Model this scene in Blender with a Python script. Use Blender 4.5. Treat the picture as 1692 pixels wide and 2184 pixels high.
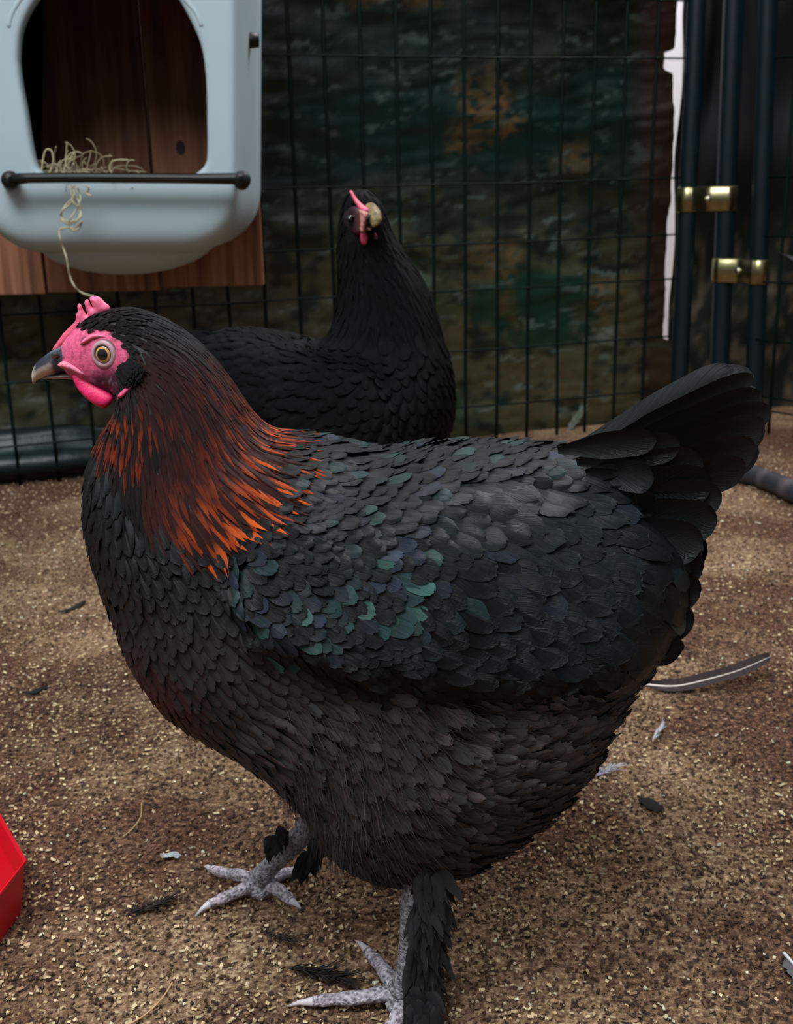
import bpy, bmesh, math, random
import numpy as np
from mathutils import Vector, Matrix, noise
from mathutils.bvhtree import BVHTree
from mathutils.geometry import delaunay_2d_cdt

for o in list(bpy.data.objects): bpy.data.objects.remove(o)
rng = random.Random(7)
nrg = np.random.default_rng(7)
scene = bpy.context.scene
COL = scene.collection

# ------------------------------------------------------------------ camera
W_, H_, F_ = 1692, 2184, 2400.0
CAM_H = 0.48
PITCH, ROLL = math.radians(16.5), math.radians(1.3)
fwd = Vector((0, math.cos(PITCH), -math.sin(PITCH)))
r0 = Vector((1, 0, 0)); u0 = Vector((0, math.sin(PITCH), math.cos(PITCH)))
rgt = r0 * math.cos(ROLL) - u0 * math.sin(ROLL)
upv = u0 * math.cos(ROLL) + r0 * math.sin(ROLL)
CAMP = Vector((0, 0, CAM_H))
cam = bpy.data.cameras.new('camera'); camo = bpy.data.objects.new('camera', cam); COL.objects.link(camo)
M = Matrix((rgt, upv, -fwd)).transposed().to_4x4(); M.translation = CAMP
camo.matrix_world = M
cam.sensor_fit = 'VERTICAL'; cam.sensor_height = 24; cam.lens = F_ / H_ * 24
cam.clip_start = 0.01; cam.clip_end = 60
cam.dof.use_dof = True; cam.dof.focus_distance = 0.64; cam.dof.aperture_fstop = 11
scene.camera = camo

# ------------------------------------------------------------------ light
world = bpy.data.worlds.new('overcast sky'); scene.world = world; world.use_nodes = True
wn = world.node_tree.nodes; wl = world.node_tree.links; wn.clear()
wo = wn.new('ShaderNodeOutputWorld'); bg = wn.new('ShaderNodeBackground')
tc = wn.new('ShaderNodeTexCoord'); sx = wn.new('ShaderNodeSeparateXYZ'); rp = wn.new('ShaderNodeValToRGB')
wl.new(tc.outputs['Generated'], sx.inputs[0]); zm = wn.new('ShaderNodeMapRange'); zm.inputs['From Min'].default_value = -1; zm.inputs['From Max'].default_value = 1
wl.new(sx.outputs['Z'], zm.inputs['Value']); wl.new(zm.outputs[0], rp.inputs[0])
rp.color_ramp.elements[0].position = 0.44; rp.color_ramp.elements[0].color = (0.10, 0.08, 0.06, 1)
e = rp.color_ramp.elements.new(0.52); e.color = (0.42, 0.43, 0.44, 1)
rp.color_ramp.elements[-1].position = 0.95; rp.color_ramp.elements[-1].color = (0.86, 0.94, 1.0, 1)
e = rp.color_ramp.elements.new(0.67); e.color = (0.66, 0.70, 0.74, 1)
ym = wn.new('ShaderNodeMapRange'); ym.inputs['From Min'].default_value = -1; ym.inputs['From Max'].default_value = 1
ym.inputs['To Min'].default_value = .45; ym.inputs['To Max'].default_value = .75; wl.new(sx.outputs['Y'], ym.inputs['Value'])
sc_ = wn.new('ShaderNodeVectorMath'); sc_.operation = 'SCALE'; wl.new(rp.outputs[0], sc_.inputs[0]); wl.new(ym.outputs[0], sc_.inputs['Scale'])
wl.new(sc_.outputs[0], bg.inputs[0]); bg.inputs[1].default_value = 0.62
wl.new(bg.outputs[0], wo.inputs[0])
def area(name, loc, target, size, energy, color):
    l = bpy.data.lights.new(name, 'AREA'); l.shape = 'RECTANGLE'; l.size, l.size_y = size
    l.energy = energy; l.color = color
    o = bpy.data.objects.new(name, l); COL.objects.link(o); o.location = loc
    o.rotation_euler = (Vector(target) - Vector(loc)).to_track_quat('-Z', 'Y').to_euler()
    return o
area('overhead_front_lamp', (-0.5, -0.15, 2.35), (0.0, 0.7, 0.1), (1.5, 1.0), 50, (0.95, 1.0, 1.03))  # unseen soft area lamp added above the front to model the hen
area('overhead_back_lamp', (0.3, 1.0, 2.6), (0.1, 0.9, 0.0), (1.4, 1.2), 3, (0.97, 1.0, 1.02))  # unseen weak area lamp overhead, nearer the fence
area('slit_wall_lamp', (.9, 2.45, 2.2), (.75, 3.0, .5), (1.2, .5), 45, (1.0, .98, 1.0))  # unseen area lamp added outside to brighten the wall behind the slit
vs = scene.view_settings
scene.display_settings.display_device = 'sRGB'
vs.view_transform = 'Standard'; vs.look = 'None'; vs.gamma = 1; vs.use_curve_mapping = False
vs.exposure = 0.33

# ------------------------------------------------------------------ helpers
def ray(x, y):
    return fwd + rgt * ((x - W_ / 2) / F_) + upv * ((H_ / 2 - y) / F_)
def P(x, y, Y):
    d = ray(x, y); return CAMP + d * (Y / d.y)
def G(x, y, z=0.0):
    d = ray(x, y); return CAMP + d * ((z - CAM_H) / d.z)
def proj(p):
    d = Vector(p) - CAMP; z = d.dot(fwd)
    return W_ / 2 + F_ * d.dot(rgt) / z, H_ / 2 - F_ * d.dot(upv) / z
def lin(r, g, b):
    f = lambda c: ((c / 255 + .055) / 1.055) ** 2.4 if c > 10 else c / 255 / 12.92
    return (f(r), f(g), f(b))
def sstep(a, b, x):
    t = min(1, max(0, (x - a) / (b - a))) if a != b else float(x > a); return t * t * (3 - 2 * t)
def ncol(x, y, z=0.0): return noise.noise(Vector((x, y, z)))
def mixc(a, b, t): return tuple(a[i] * (1 - t) + b[i] * t for i in range(3))
def in_poly(x, y, poly):
    c = False; n = len(poly); j = n - 1
    for i in range(n):
        xi, yi = poly[i]; xj, yj = poly[j]
        if (yi > y) != (yj > y) and x < (xj - xi) * (y - yi) / (yj - yi) + xi: c = not c
        j = i
    return c
def seg_dist(x, y, poly, closed=True):
    best = 1e9; n = len(poly)
    for i in range(n if closed else n - 1):
        ax, ay = poly[i]; bx, by = poly[(i + 1) % n]
        dx, dy = bx - ax, by - ay; L = dx * dx + dy * dy
        t = 0 if L == 0 else max(0, min(1, ((x - ax) * dx + (y - ay) * dy) / L))
        best = min(best, math.hypot(x - ax - t * dx, y - ay - t * dy))
    return best
def tag(o, label=None, cat=None, group=None, kind=None):
    if label: o['label'] = label
    if cat: o['category'] = cat
    if group: o['group'] = group
    if kind: o['kind'] = kind
    return o
def empty(name, loc):
    o = bpy.data.objects.new(name, None); o.empty_display_size = .05
    COL.objects.link(o); o.location = Vector(loc); o['_o'] = 0
    del o['_o']; return o
def worigin(o):
    v = Vector((0, 0, 0))
    while o: v += Vector(o.location); o = o.parent
    return v
def mesh(name, verts, faces, mat, parent=None, cols=None, uvs=None, smooth=True, loc=None):
    """verts in world space"""
    V = np.asarray([tuple(v) for v in verts] if not isinstance(verts, np.ndarray) else verts, dtype=float)
    po = worigin(parent) if parent else Vector((0, 0, 0))
    c = Vector(loc) if loc is not None else (po if parent else Vector(((V[:, 0].min() + V[:, 0].max()) / 2, (V[:, 1].min() + V[:, 1].max()) / 2, V[:, 2].min())))
    me = bpy.data.meshes.new(name)
    me.from_pydata((V - np.array(c)).tolist(), [], [tuple(f) for f in faces])
    if cols is not None:
        a = me.color_attributes.new('col', 'FLOAT_COLOR', 'POINT')
        C = np.ones((len(V), 4)); cc = np.asarray(cols, dtype=float); C[:, :cc.shape[1]] = cc
        a.data.foreach_set('color', C.ravel())
    if uvs is not None:
        ul = me.uv_layers.new(name='UVMap'); li = np.empty(len(me.loops), dtype=int)
        me.loops.foreach_get('vertex_index', li)
        ul.data.foreach_set('uv', np.asarray(uvs, dtype=float)[li].ravel())
    if smooth: me.polygons.foreach_set('use_smooth', [True] * len(me.polygons))
    me.update()
    o = bpy.data.objects.new(name, me); COL.objects.link(o)
    if mat: me.materials.append(mat)
    o.parent = parent; o.location = c - po
    return o
class MB:
    def __init__(s): s.v = []; s.f = []; s.c = []; s.u = []
    def add(s, verts, faces, col=None, uv=None):
        b = len(s.v); s.v.extend([tuple(v) for v in verts]); s.f.extend([tuple(i + b for i in f) for f in faces])
        if col is not None:
            if len(col) == len(verts) and not isinstance(col[0], (int, float)): s.c.extend(col)
            else: s.c.extend([tuple(col)] * len(verts))
        if uv is not None: s.u.extend(uv)
    def build(s, name, mat, parent=None, smooth=True, loc=None):
        return mesh(name, s.v, s.f, mat, parent, s.c if s.c else None, s.u if s.u else None, smooth, loc)
    def tube(s, pts, rad, n=10, caps=True, col=None, flat=1.0):
        pts = [Vector(p) for p in pts]; m = len(pts)
        if not isinstance(rad, (list, tuple)): rad = [rad] * m
        if not isinstance(col, list) : colr = [col] * m
        else: colr = col
        t0 = (pts[1] - pts[0]).normalized(); a = Vector((0, 0, 1)) if abs(t0.z) < .9 else Vector((0, 1, 0))
        nx = t0.cross(a).normalized(); V = []; C = []
        for i in range(m):
            t = (pts[min(i + 1, m - 1)] - pts[max(i - 1, 0)]).normalized()
            nx = (nx - t * nx.dot(t)).normalized(); ny = t.cross(nx)
            for k in range(n):
                an = 2 * math.pi * k / n
                V.append(pts[i] + nx * math.cos(an) * rad[i] + ny * math.sin(an) * rad[i] * flat); C.append(colr[i])
        Fc = [(i * n + k, i * n + (k + 1) % n, (i + 1) * n + (k + 1) % n, (i + 1) * n + k) for i in range(m - 1) for k in range(n)]
        if caps: Fc.append(tuple(range(n - 1, -1, -1))); Fc.append(tuple((m - 1) * n + k for k in range(n)))
        s.add(V, Fc, C if col is not None else None)
    def box(s, c, ax, ay, az, col=None):
        c = Vector(c); V = [c + ax * i + ay * j + az * k for i in (-1, 1) for j in (-1, 1) for k in (-1, 1)]
        s.add(V, [(0, 1, 3, 2), (4, 6, 7, 5), (0, 4, 5, 1), (2, 3, 7, 6), (0, 2, 6, 4), (1, 5, 7, 3)], col)
def crom(pts, n):
    """catmull-rom resample of list of tuples"""
    A = [np.array(p, dtype=float) for p in pts]; out = []
    for i in range(len(A) - 1):
        p0 = A[max(i - 1, 0)]; p1 = A[i]; p2 = A[i + 1]; p3 = A[min(i + 2, len(A) - 1)]
        for k in range(n):
            t = k / n
            out.append(.5 * ((2 * p1) + (-p0 + p2) * t + (2 * p0 - 5 * p1 + 4 * p2 - p3) * t * t + (-p0 + 3 * p1 - 3 * p2 + p3) * t ** 3))
    out.append(A[-1]); return out

# ------------------------------------------------------------------ materials
def mat(name, rough=.6, base=None, spec=.5, metal=0, attr=True, bump=None, sheen=0, trans=0, mixn=None, coat=0, subs=0):
    m = bpy.data.materials.new(name); m.use_nodes = True
    nt = m.node_tree; b = nt.nodes['Principled BSDF']
    b.inputs['Roughness'].default_value = rough; b.inputs['Metallic'].default_value = metal
    b.inputs['Specular IOR Level'].default_value = spec
    if sheen: b.inputs['Sheen Weight'].default_value = sheen
    if coat: b.inputs['Coat Weight'].default_value = coat; b.inputs['Coat Roughness'].default_value = .15
    if subs:
        b.inputs['Subsurface Weight'].default_value = subs
        b.inputs['Subsurface Radius'].default_value = (1, .35, .25); b.inputs['Subsurface Scale'].default_value = .004
    if base: b.inputs['Base Color'].default_value = (*base, 1)
    src = None
    if attr:
        a = nt.nodes.new('ShaderNodeAttribute'); a.attribute_name = 'col'; src = a.outputs['Color']
    elif base:
        a = nt.nodes.new('ShaderNodeRGB'); a.outputs[0].default_value = (*base, 1); src = a.outputs[0]
    if mixn:   # (scale, lo, hi) noise multiplying the colour
        t = nt.nodes.new('ShaderNodeTexCoord'); n = nt.nodes.new('ShaderNodeTexNoise'); n.inputs['Scale'].default_value = mixn[0]
        n.inputs['Detail'].default_value = 6; nt.links.new(t.outputs['Object'], n.inputs['Vector'])
        r = nt.nodes.new('ShaderNodeMapRange'); r.inputs['From Min'].default_value = .3; r.inputs['From Max'].default_value = .7
        r.inputs['To Min'].default_value = mixn[1]; r.inputs['To Max'].default_value = mixn[2]
        nt.links.new(n.outputs['Fac'], r.inputs['Value'])
        v = nt.nodes.new('ShaderNodeVectorMath'); v.operation = 'SCALE'
        nt.links.new(src, v.inputs[0]); nt.links.new(r.outputs[0], v.inputs['Scale']); src = v.outputs[0]
    if src: nt.links.new(src, b.inputs['Base Color'])
    if bump:   # (kind, scale, strength, distance)
        t = nt.nodes.new('ShaderNodeTexCoord')
        if bump[0] == 'noise':
            n = nt.nodes.new('ShaderNodeTexNoise'); n.inputs['Detail'].default_value = 8; hout = n.outputs['Fac']
        else:
            n = nt.nodes.new('ShaderNodeTexVoronoi'); n.feature = 'DISTANCE_TO_EDGE' if bump[0] == 'cells' else 'F1'; hout = n.outputs['Distance']
        n.inputs['Scale'].default_value = bump[1]; nt.links.new(t.outputs['Object'], n.inputs['Vector'])
        bp = nt.nodes.new('ShaderNodeBump'); bp.inputs['Strength'].default_value = bump[2]; bp.inputs['Distance'].default_value = bump[3]
        nt.links.new(hout, bp.inputs['Height']); nt.links.new(bp.outputs[0], b.inputs['Normal'])
    return m
def feather_mat(name, rough, spec, barb=45, strength=.5, sheen=0.0):
    m = mat(name, rough, spec=spec, sheen=sheen)
    nt = m.node_tree; b = nt.nodes['Principled BSDF']
    uv = nt.nodes.new('ShaderNodeUVMap'); sp = nt.nodes.new('ShaderNodeSeparateXYZ'); nt.links.new(uv.outputs[0], sp.inputs[0])
    ab = nt.nodes.new('ShaderNodeMath'); ab.operation = 'ABSOLUTE'; nt.links.new(sp.outputs['X'], ab.inputs[0])
    mu = nt.nodes.new('ShaderNodeMath'); mu.operation = 'MULTIPLY_ADD'; mu.inputs[1].default_value = -.55
    nt.links.new(ab.outputs[0], mu.inputs[0]); nt.links.new(sp.outputs['Y'], mu.inputs[2])
    cx = nt.nodes.new('ShaderNodeCombineXYZ'); nt.links.new(mu.outputs[0], cx.inputs['X']); 
    geo = nt.nodes.new('ShaderNodeTexCoord')
    n = nt.nodes.new('ShaderNodeTexNoise'); n.noise_dimensions = '1D'; n.inputs['Scale'].default_value = barb; n.inputs['Detail'].default_value = 3
    nt.links.new(mu.outputs[0], n.inputs['W'])
    bp = nt.nodes.new('ShaderNodeBump'); bp.inputs['Strength'].default_value = strength; bp.inputs['Distance'].default_value = .0015
    nt.links.new(n.outputs['Fac'], bp.inputs['Height']); nt.links.new(bp.outputs[0], b.inputs['Normal'])
    rr = nt.nodes.new('ShaderNodeMapRange'); rr.inputs['From Min'].default_value = .25; rr.inputs['From Max'].default_value = .75; rr.inputs['To Min'].default_value = .55; rr.inputs['To Max'].default_value = 1.5
    nt.links.new(n.outputs['Fac'], rr.inputs['Value'])
    v = nt.nodes.new('ShaderNodeVectorMath'); v.operation = 'SCALE'
    src = b.inputs['Base Color'].links[0].from_socket
    nt.links.new(src, v.inputs[0]); nt.links.new(rr.outputs[0], v.inputs['Scale']); nt.links.new(v.outputs[0], b.inputs['Base Color'])
    return m
M_FEATH = feather_mat('black_feathers', .48, .3)
M_GLOSS = feather_mat('glossy_feathers', .42, .27)
M_FLUFF = feather_mat('downy_feathers', .75, .18, barb=60, strength=.8, sheen=.05)
M_HACK = feather_mat('hackle_feathers', .55, .2, barb=40, strength=.6)
M_DARK = feather_mat('sooty_feathers', .6, .1)
M_SKIN = mat('bird_skin', .55, spec=.3, bump=('noise', 900, .5, .0006), mixn=(500, .75, 1.2), subs=.25)
M_BODY = mat('plumage_underlayer', .8, spec=.15, bump=('noise', 500, .6, .001))
M_BEAK = mat('beak_horn', .35, spec=.5, mixn=(300, .8, 1.2))
M_SCALE = mat('leg_scales', .5, spec=.4, bump=('cells', 420, 1.0, .0012), mixn=(260, .6, 1.25))
nt = M_SCALE.node_tree; b = nt.nodes['Principled BSDF']; t = nt.nodes.new('ShaderNodeTexCoord')
vo = nt.nodes.new('ShaderNodeTexVoronoi'); vo.inputs['Scale'].default_value = 430; nt.links.new(t.outputs['Object'], vo.inputs['Vector'])
mr = nt.nodes.new('ShaderNodeMapRange'); mr.inputs['From Min'].default_value = .15; mr.inputs['From Max'].default_value = .75; mr.inputs['To Min'].default_value = .35; mr.inputs['To Max'].default_value = 1.7
nt.links.new(vo.outputs['Distance'], mr.inputs['Value']); v = nt.nodes.new('ShaderNodeVectorMath'); v.operation = 'SCALE'
nt.links.new(b.inputs['Base Color'].links[0].from_socket, v.inputs[0]); nt.links.new(mr.outputs[0], v.inputs['Scale']); nt.links.new(v.outputs[0], b.inputs['Base Color'])
M_EYE = mat('eye_wet', .05, spec=.9, coat=1)

# ================================================================== STRUCTURE
# ground
def ground_z(x, y):
    return .0025 * ncol(x * 6, y * 6, 3) + .0012 * ncol(x * 22, y * 22, 9)
V = []; Fc = []; nx, ny = 260, 240
X0, X1, Y0, Y1 = -2.6, 2.6, -.8, 3.0
for j in range(ny + 1):
    for i in range(nx + 1):
        x = X0 + (X1 - X0) * i / nx; y = Y0 + (Y1 - Y0) * j / ny
        V.append((x, y, ground_z(x, y)))
for j in range(ny):
    for i in range(nx):
        a = j * (nx + 1) + i; Fc.append((a, a + 1, a + nx + 2, a + nx + 1))
mg = bpy.data.materials.new('litter_ground'); mg.use_nodes = True
nt = mg.node_tree; b = nt.nodes['Principled BSDF']; b.inputs['Roughness'].default_value = .95; b.inputs['Specular IOR Level'].default_value = .1
t = nt.nodes.new('ShaderNodeTexCoord')
def nz(scale, detail=6, rough=.6):
    n = nt.nodes.new('ShaderNodeTexNoise'); n.inputs['Scale'].default_value = scale; n.inputs['Detail'].default_value = detail
    n.inputs['Roughness'].default_value = rough; nt.links.new(t.outputs['Object'], n.inputs['Vector']); return n
def ramp(src, stops):
    r = nt.nodes.new('ShaderNodeValToRGB'); nt.links.new(src, r.inputs[0])
    r.color_ramp.elements[0].position = stops[0][0]; r.color_ramp.elements[0].color = (*stops[0][1], 1)
    r.color_ramp.elements[1].position = stops[-1][0]; r.color_ramp.elements[1].color = (*stops[-1][1], 1)
    for p_, c_ in stops[1:-1]:
        e = r.color_ramp.elements.new(p_); e.color = (*c_, 1)
    return r
n1 = nz(230, 5, .75); n2 = nz(3.6, 7, .62)
rA = ramp(n1.outputs['Fac'], [(.3, lin(76, 56, 42)), (.44, lin(136, 108, 82)), (.56, lin(188, 158, 124)), (.68, lin(240, 218, 184))])
rB = ramp(n1.outputs['Fac'], [(.3, lin(34, 21, 16)), (.45, lin(80, 54, 42)), (.58, lin(122, 90, 70)), (.7, lin(214, 180, 142))])
mx = nt.nodes.new('ShaderNodeMix'); mx.data_type = 'RGBA'
mr = nt.nodes.new('ShaderNodeMapRange'); mr.inputs['From Min'].default_value = .37; mr.inputs['From Max'].default_value = .54
nt.links.new(n2.outputs['Fac'], mr.inputs['Value']); nt.links.new(mr.outputs[0], mx.inputs['Factor'])
nt.links.new(rA.outputs[0], mx.inputs['A']); nt.links.new(rB.outputs[0], mx.inputs['B']); nt.links.new(mx.outputs['Result'], b.inputs['Base Color'])
bp = nt.nodes.new('ShaderNodeBump'); bp.inputs['Strength'].default_value = .9; bp.inputs['Distance'].default_value = .004
nt.links.new(n1.outputs['Fac'], bp.inputs['Height']); nt.links.new(bp.outputs[0], b.inputs['Normal'])
fl = mesh('floor', V, Fc, mg, loc=(0, 0, 0)); tag(fl, kind='structure')

mesh('added_slit_wall', [(-.2, 2.98, -.01), (2.2, 2.98, -.01), (2.2, 2.98, 2.4), (-.2, 2.98, 2.4), (-.2, 3.06, -.01), (2.2, 3.06, -.01), (2.2, 3.06, 2.4), (-.2, 3.06, 2.4)],
     [(0, 1, 2, 3), (7, 6, 5, 4), (0, 4, 5, 1), (1, 5, 6, 2), (2, 6, 7, 3), (3, 7, 4, 0)], mat('pale_slit_backdrop', .9, attr=False, base=(.86, .83, .86), spec=.1), smooth=False)['kind'] = 'structure'  # pale wall added outside to make the slit beside the post bright
# loose chips of bedding
def chips(name, n, ylo, yhi, label):
    V = []; Fc = []; C = []
    pal = [lin(196, 168, 132), lin(166, 136, 106), lin(218, 192, 154), lin(130, 100, 78), lin(98, 72, 56), lin(232, 210, 172), lin(150, 120, 94), lin(70, 50, 40)]
    for k in range(n):
        y = ylo + (yhi - ylo) * rng.random() ** 1.5; x = rng.uniform(-1, 1) * (.30 + y * .48)
        L = rng.choice([.0014, .0018, .0022, .0028, .0042]) * rng.uniform(.6, 1.2); w = rng.uniform(.0004, .0013)
        if rng.random() < .02: L *= 1.6
        a = rng.uniform(0, math.pi); tl = rng.uniform(-.5, .5); z = ground_z(x, y) + rng.uniform(.0003, .002)
        dx, dy = math.cos(a), math.sin(a); ex, ey = -dy, dx
        b_ = len(V); h = .0006
        for s in (-.5, .5):
            zz = z + s * L * tl * .5 + abs(s * L * tl) * .25
            V += [(x + dx * L * s - ex * w, y + dy * L * s - ey * w, zz), (x + dx * L * s, y + dy * L * s, zz + h + w * .5), (x + dx * L * s + ex * w, y + dy * L * s + ey * w, zz)]
        Fc += [(b_, b_ + 3, b_ + 4, b_ + 1), (b_ + 1, b_ + 4, b_ + 5, b_ + 2), (b_, b_ + 1, b_ + 2), (b_ + 3, b_ + 5, b_ + 4)]
        dk = sstep(.42, .62, .5 + .5 * ncol(x * 4.5, y * 4.5, 1.7))
        c = rng.choice(pal); s_ = rng.uniform(.6, 1.2)
        if rng.random() < .25 + dk * .6: c = rng.choice((pal[3], pal[4], pal[7]))
        if rng.random() < .012: c = lin(236, 226, 200)
        C += [(c[0] * s_, c[1] * s_ , c[2] * s_)] * 6
    o = mesh(name, V, Fc, mat('bedding_chips', .85, spec=.2), None, C, smooth=False, loc=(0, 0, 0))
    tag(o, label, 'bedding', kind='stuff')
chips('wood_chip_bedding', 130000, .34, 2.0, 'loose tan and brown chopped bedding chips covering the ground')

# ---- back fence plane
FZ = lambda xp: 1.99 / (1 - .000112 * (xp - 628))      # depth along the lens axis
def at_depth(x, y, z): return CAMP + ray(x, y) * z
fa = at_depth(105, 900, FZ(105)); fb = at_depth(1387, 700, FZ(1387))
fdir = Vector((fb.x - fa.x, fb.y - fa.y, 0)).normalized(); fnor = Vector((fdir.y, -fdir.x, 0))  # towards camera
def on_fence(x, y, off=0.0):
    d = ray(x, y); o = Vector((fa.x, fa.y, 0)) + fnor * off
    t = (o - CAMP).dot(fnor) / d.dot(fnor); return CAMP + d * t
M_WIRE = mat('green_coated_wire', .45, base=lin(5, 22, 17), attr=False, spec=.2)
M_TUBE = mat('green_painted_tube', .4, base=lin(8, 26, 32), attr=False, spec=.4, mixn=(30, .8, 1.3))
def fcoord(p): return (Vector(p) - fa).dot(fdir)
s0 = fcoord(on_fence(628, 400)); s1 = fcoord(on_fence(1387, 400)); ds = (s1 - s0) / 11
def fpt(s, z, off=0.0): q = fa + fdir * s + fnor * off; return Vector((q.x, q.y, z))
backp = empty('wire_fence_panel', fpt(s0, 0)); tag(backp, 'dark green wire mesh panel across the back, in front of the camouflage tarp', 'fence')
mb = MB(); TOP = 1.02
for k in range(-17, 12):
    s = s0 + ds * k
    pts = [fpt(s, z, .003 + .0015 * ncol(k * 3.1, z * 3)) + fdir * (.003 * ncol(k * 1.7, z * 4, 5)) for z in np.linspace(.0 if k > -14 else -.01, TOP, 14)]
    mb.tube(pts, .0031, 8)
mb.build('vertical_wires', M_WIRE, backp)
mb = MB(); sR = fcoord(on_fence(1452, 400)); 
for yy in (2, 126, 382, 503, 597, 719, 833, 905):
    z = on_fence(1400, yy).z
    if z < .01: continue
    mb.tube([fpt(s, z + .002 * ncol(s * 5, z), .0065) for s in np.linspace(s0 - 17 * ds, sR, 30)], .0018, 6)
mb.build('horizontal_wires', M_WIRE, backp)

# camouflage tarp behind the back fence
def blob(x, y, cx, cy, rx, ry, soft=.5):
    d = math.hypot((x - cx) / rx, (y - cy) / ry); return 1 - sstep(1 - soft, 1 + soft, d)
def tarp_height(s, z):
    h = .012 * ncol(s * 3 + 1, z * 9, 2) + .007 * ncol(s * 5, z * 20 + s * 5, 7)
    h += .005 * abs(ncol(s * 8 + z * 5, z * 38 - s * 6, 4))
    return h
V = []; C = []; Fc = []
sL = s0 - 24 * ds; sE = fcoord(on_fence(1436, 400))
NX, NZ = 420, 260
for j in range(NZ + 1):
    z = -.002 + (1.35) * j / NZ
    for i in range(NX + 1):
        s = sL + (sE - sL) * i / NX
        edge = fpt(sE, z); px_, py_ = proj(edge)
        f_ = sstep(.9, 1, i / NX)       # ragged edge beside the slit of daylight
        k_ = fcoord(on_fence(1451, 0)) + (fcoord(on_fence(1417, 700)) - fcoord(on_fence(1451, 0))) * (on_fence(1440, 0).z - z) / (on_fence(1440, 0).z - on_fence(1420, 700).z)
        s += f_ * (k_ - sE + .023 + .0025 * ncol(z * 14, 3) + .022 * (1 - sstep(.155, .165, z)) - .020 * sstep(.655, .665, z) * (1 - sstep(.695, .70, z)))
        p = fpt(s, z, -.045 + tarp_height(s, z)); 
        if z < .05 : p += fnor * (.03 * (1 - z / .05) ** 2 * sstep(s0 - 2 * ds, s0 - 6 * ds, s))
        V.append(p); x, y = proj(p)
        wx = x + 40 * ncol(x * .012, y * .012, 1) + 18 * ncol(x * .05, y * .05, 2); wy = y + 30 * ncol(x * .012, y * .012, 5) + 14 * ncol(x * .05, y * .05, 6)
        br = max(blob(wx, wy, 1040, 215, 50, 60), blob(wx, wy, 985, 290, 45, 35) * .8, blob(wx, wy, 1095, 275, 35, 22), blob(wx, wy, 1060, 560, 70, 45) * .8, blob(wx, wy, 1100, 640, 30, 60) * .7,
                 blob(wx, wy, 1240, 340, 50, 40) * .6, blob(wx, wy, 1280, 640, 60, 70) * .9, blob(wx, wy, 860, -5, 120, 22) * .7, blob(wx, wy, 1010, 710, 60, 25) * .6, blob(wx, wy, 1150, 840, 160, 70) * .55, blob(wx, wy, 700, 610, 60, 40) * .4)
        gr = max(blob(wx, wy, 780, 80, 330, 70) * .4, blob(wx, wy, 900, 270, 480, 95, .3), blob(wx, wy, 620, 330, 200, 60, .3), blob(wx, wy, 1150, 655, 150, 80, .25) * 1.2, blob(wx, wy, 1330, 240, 160, 110) * .7, blob(wx, wy, 1000, 880, 90, 30) * .6, blob(wx, wy, 880, 640, 90, 60) * .4)
        n_f = ncol(wx * .016, wy * .022, 8); n_g = ncol(x * .035, y * .05, 4) + .4 * ncol(x * .08, y * .12, 14)
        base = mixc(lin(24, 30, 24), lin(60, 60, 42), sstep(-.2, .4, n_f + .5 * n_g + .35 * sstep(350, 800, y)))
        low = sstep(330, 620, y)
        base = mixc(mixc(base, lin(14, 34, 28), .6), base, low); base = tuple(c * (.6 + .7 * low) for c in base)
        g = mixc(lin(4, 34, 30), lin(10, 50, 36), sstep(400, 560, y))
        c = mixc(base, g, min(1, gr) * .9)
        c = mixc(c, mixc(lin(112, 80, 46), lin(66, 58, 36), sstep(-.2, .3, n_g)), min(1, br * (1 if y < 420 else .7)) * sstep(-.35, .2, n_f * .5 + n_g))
        # pale streaks painted in as light catching the wrinkles
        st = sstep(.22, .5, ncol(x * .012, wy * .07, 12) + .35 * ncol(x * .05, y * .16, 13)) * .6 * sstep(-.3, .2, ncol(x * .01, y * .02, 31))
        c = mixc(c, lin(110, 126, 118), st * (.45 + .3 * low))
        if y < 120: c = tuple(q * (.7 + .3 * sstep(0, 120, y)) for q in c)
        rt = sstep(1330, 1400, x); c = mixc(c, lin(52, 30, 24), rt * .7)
        C.append(c)
for j in range(NZ):
    for i in range(NX):
        a = j * (NX + 1) + i; Fc.append((a, a + 1, a + NX + 2, a + NX + 1))
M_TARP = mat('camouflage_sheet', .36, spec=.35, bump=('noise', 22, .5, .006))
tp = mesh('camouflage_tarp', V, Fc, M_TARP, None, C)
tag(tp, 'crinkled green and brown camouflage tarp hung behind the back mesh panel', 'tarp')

# folded tarp hem lying along the ground on the left
mb = MB(); V = []; C = []; Fc = []
prof = [(-.02, .085), (.0, .088), (.012, .072), (.016, .052), (.03, .050), (.048, .040), (.052, .022), (.040, .008), (.02, .002)]
NS = 90
for i in range(NS + 1):
    s = sL + .1 + (s0 - 3.6 * ds - sL - .1) * i / NS
    for k, (o_, z_) in enumerate(prof):
        w = 1 - .5 * sstep(s0 - 7 * ds, s0 - 3 * ds, s)
        V.append(fpt(s, z_ * w + .004 * ncol(s * 9, k * .7) + .002, -.035 + o_ * .8 * w + .004 * ncol(s * 7, k, 4)))
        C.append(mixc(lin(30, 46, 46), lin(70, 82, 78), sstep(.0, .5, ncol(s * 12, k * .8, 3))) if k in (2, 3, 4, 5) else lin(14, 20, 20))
for i in range(NS):
    for k in range(len(prof) - 1):
        a = i * len(prof) + k; Fc.append((a, a + len(prof), a + len(prof) + 1, a + 1))
o = mesh('folded_tarp_hem', V, Fc, M_TARP, None, C); tag(o, 'dark teal folded hem of sheeting along the ground, left behind the red-necked hen', 'tarp')

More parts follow.
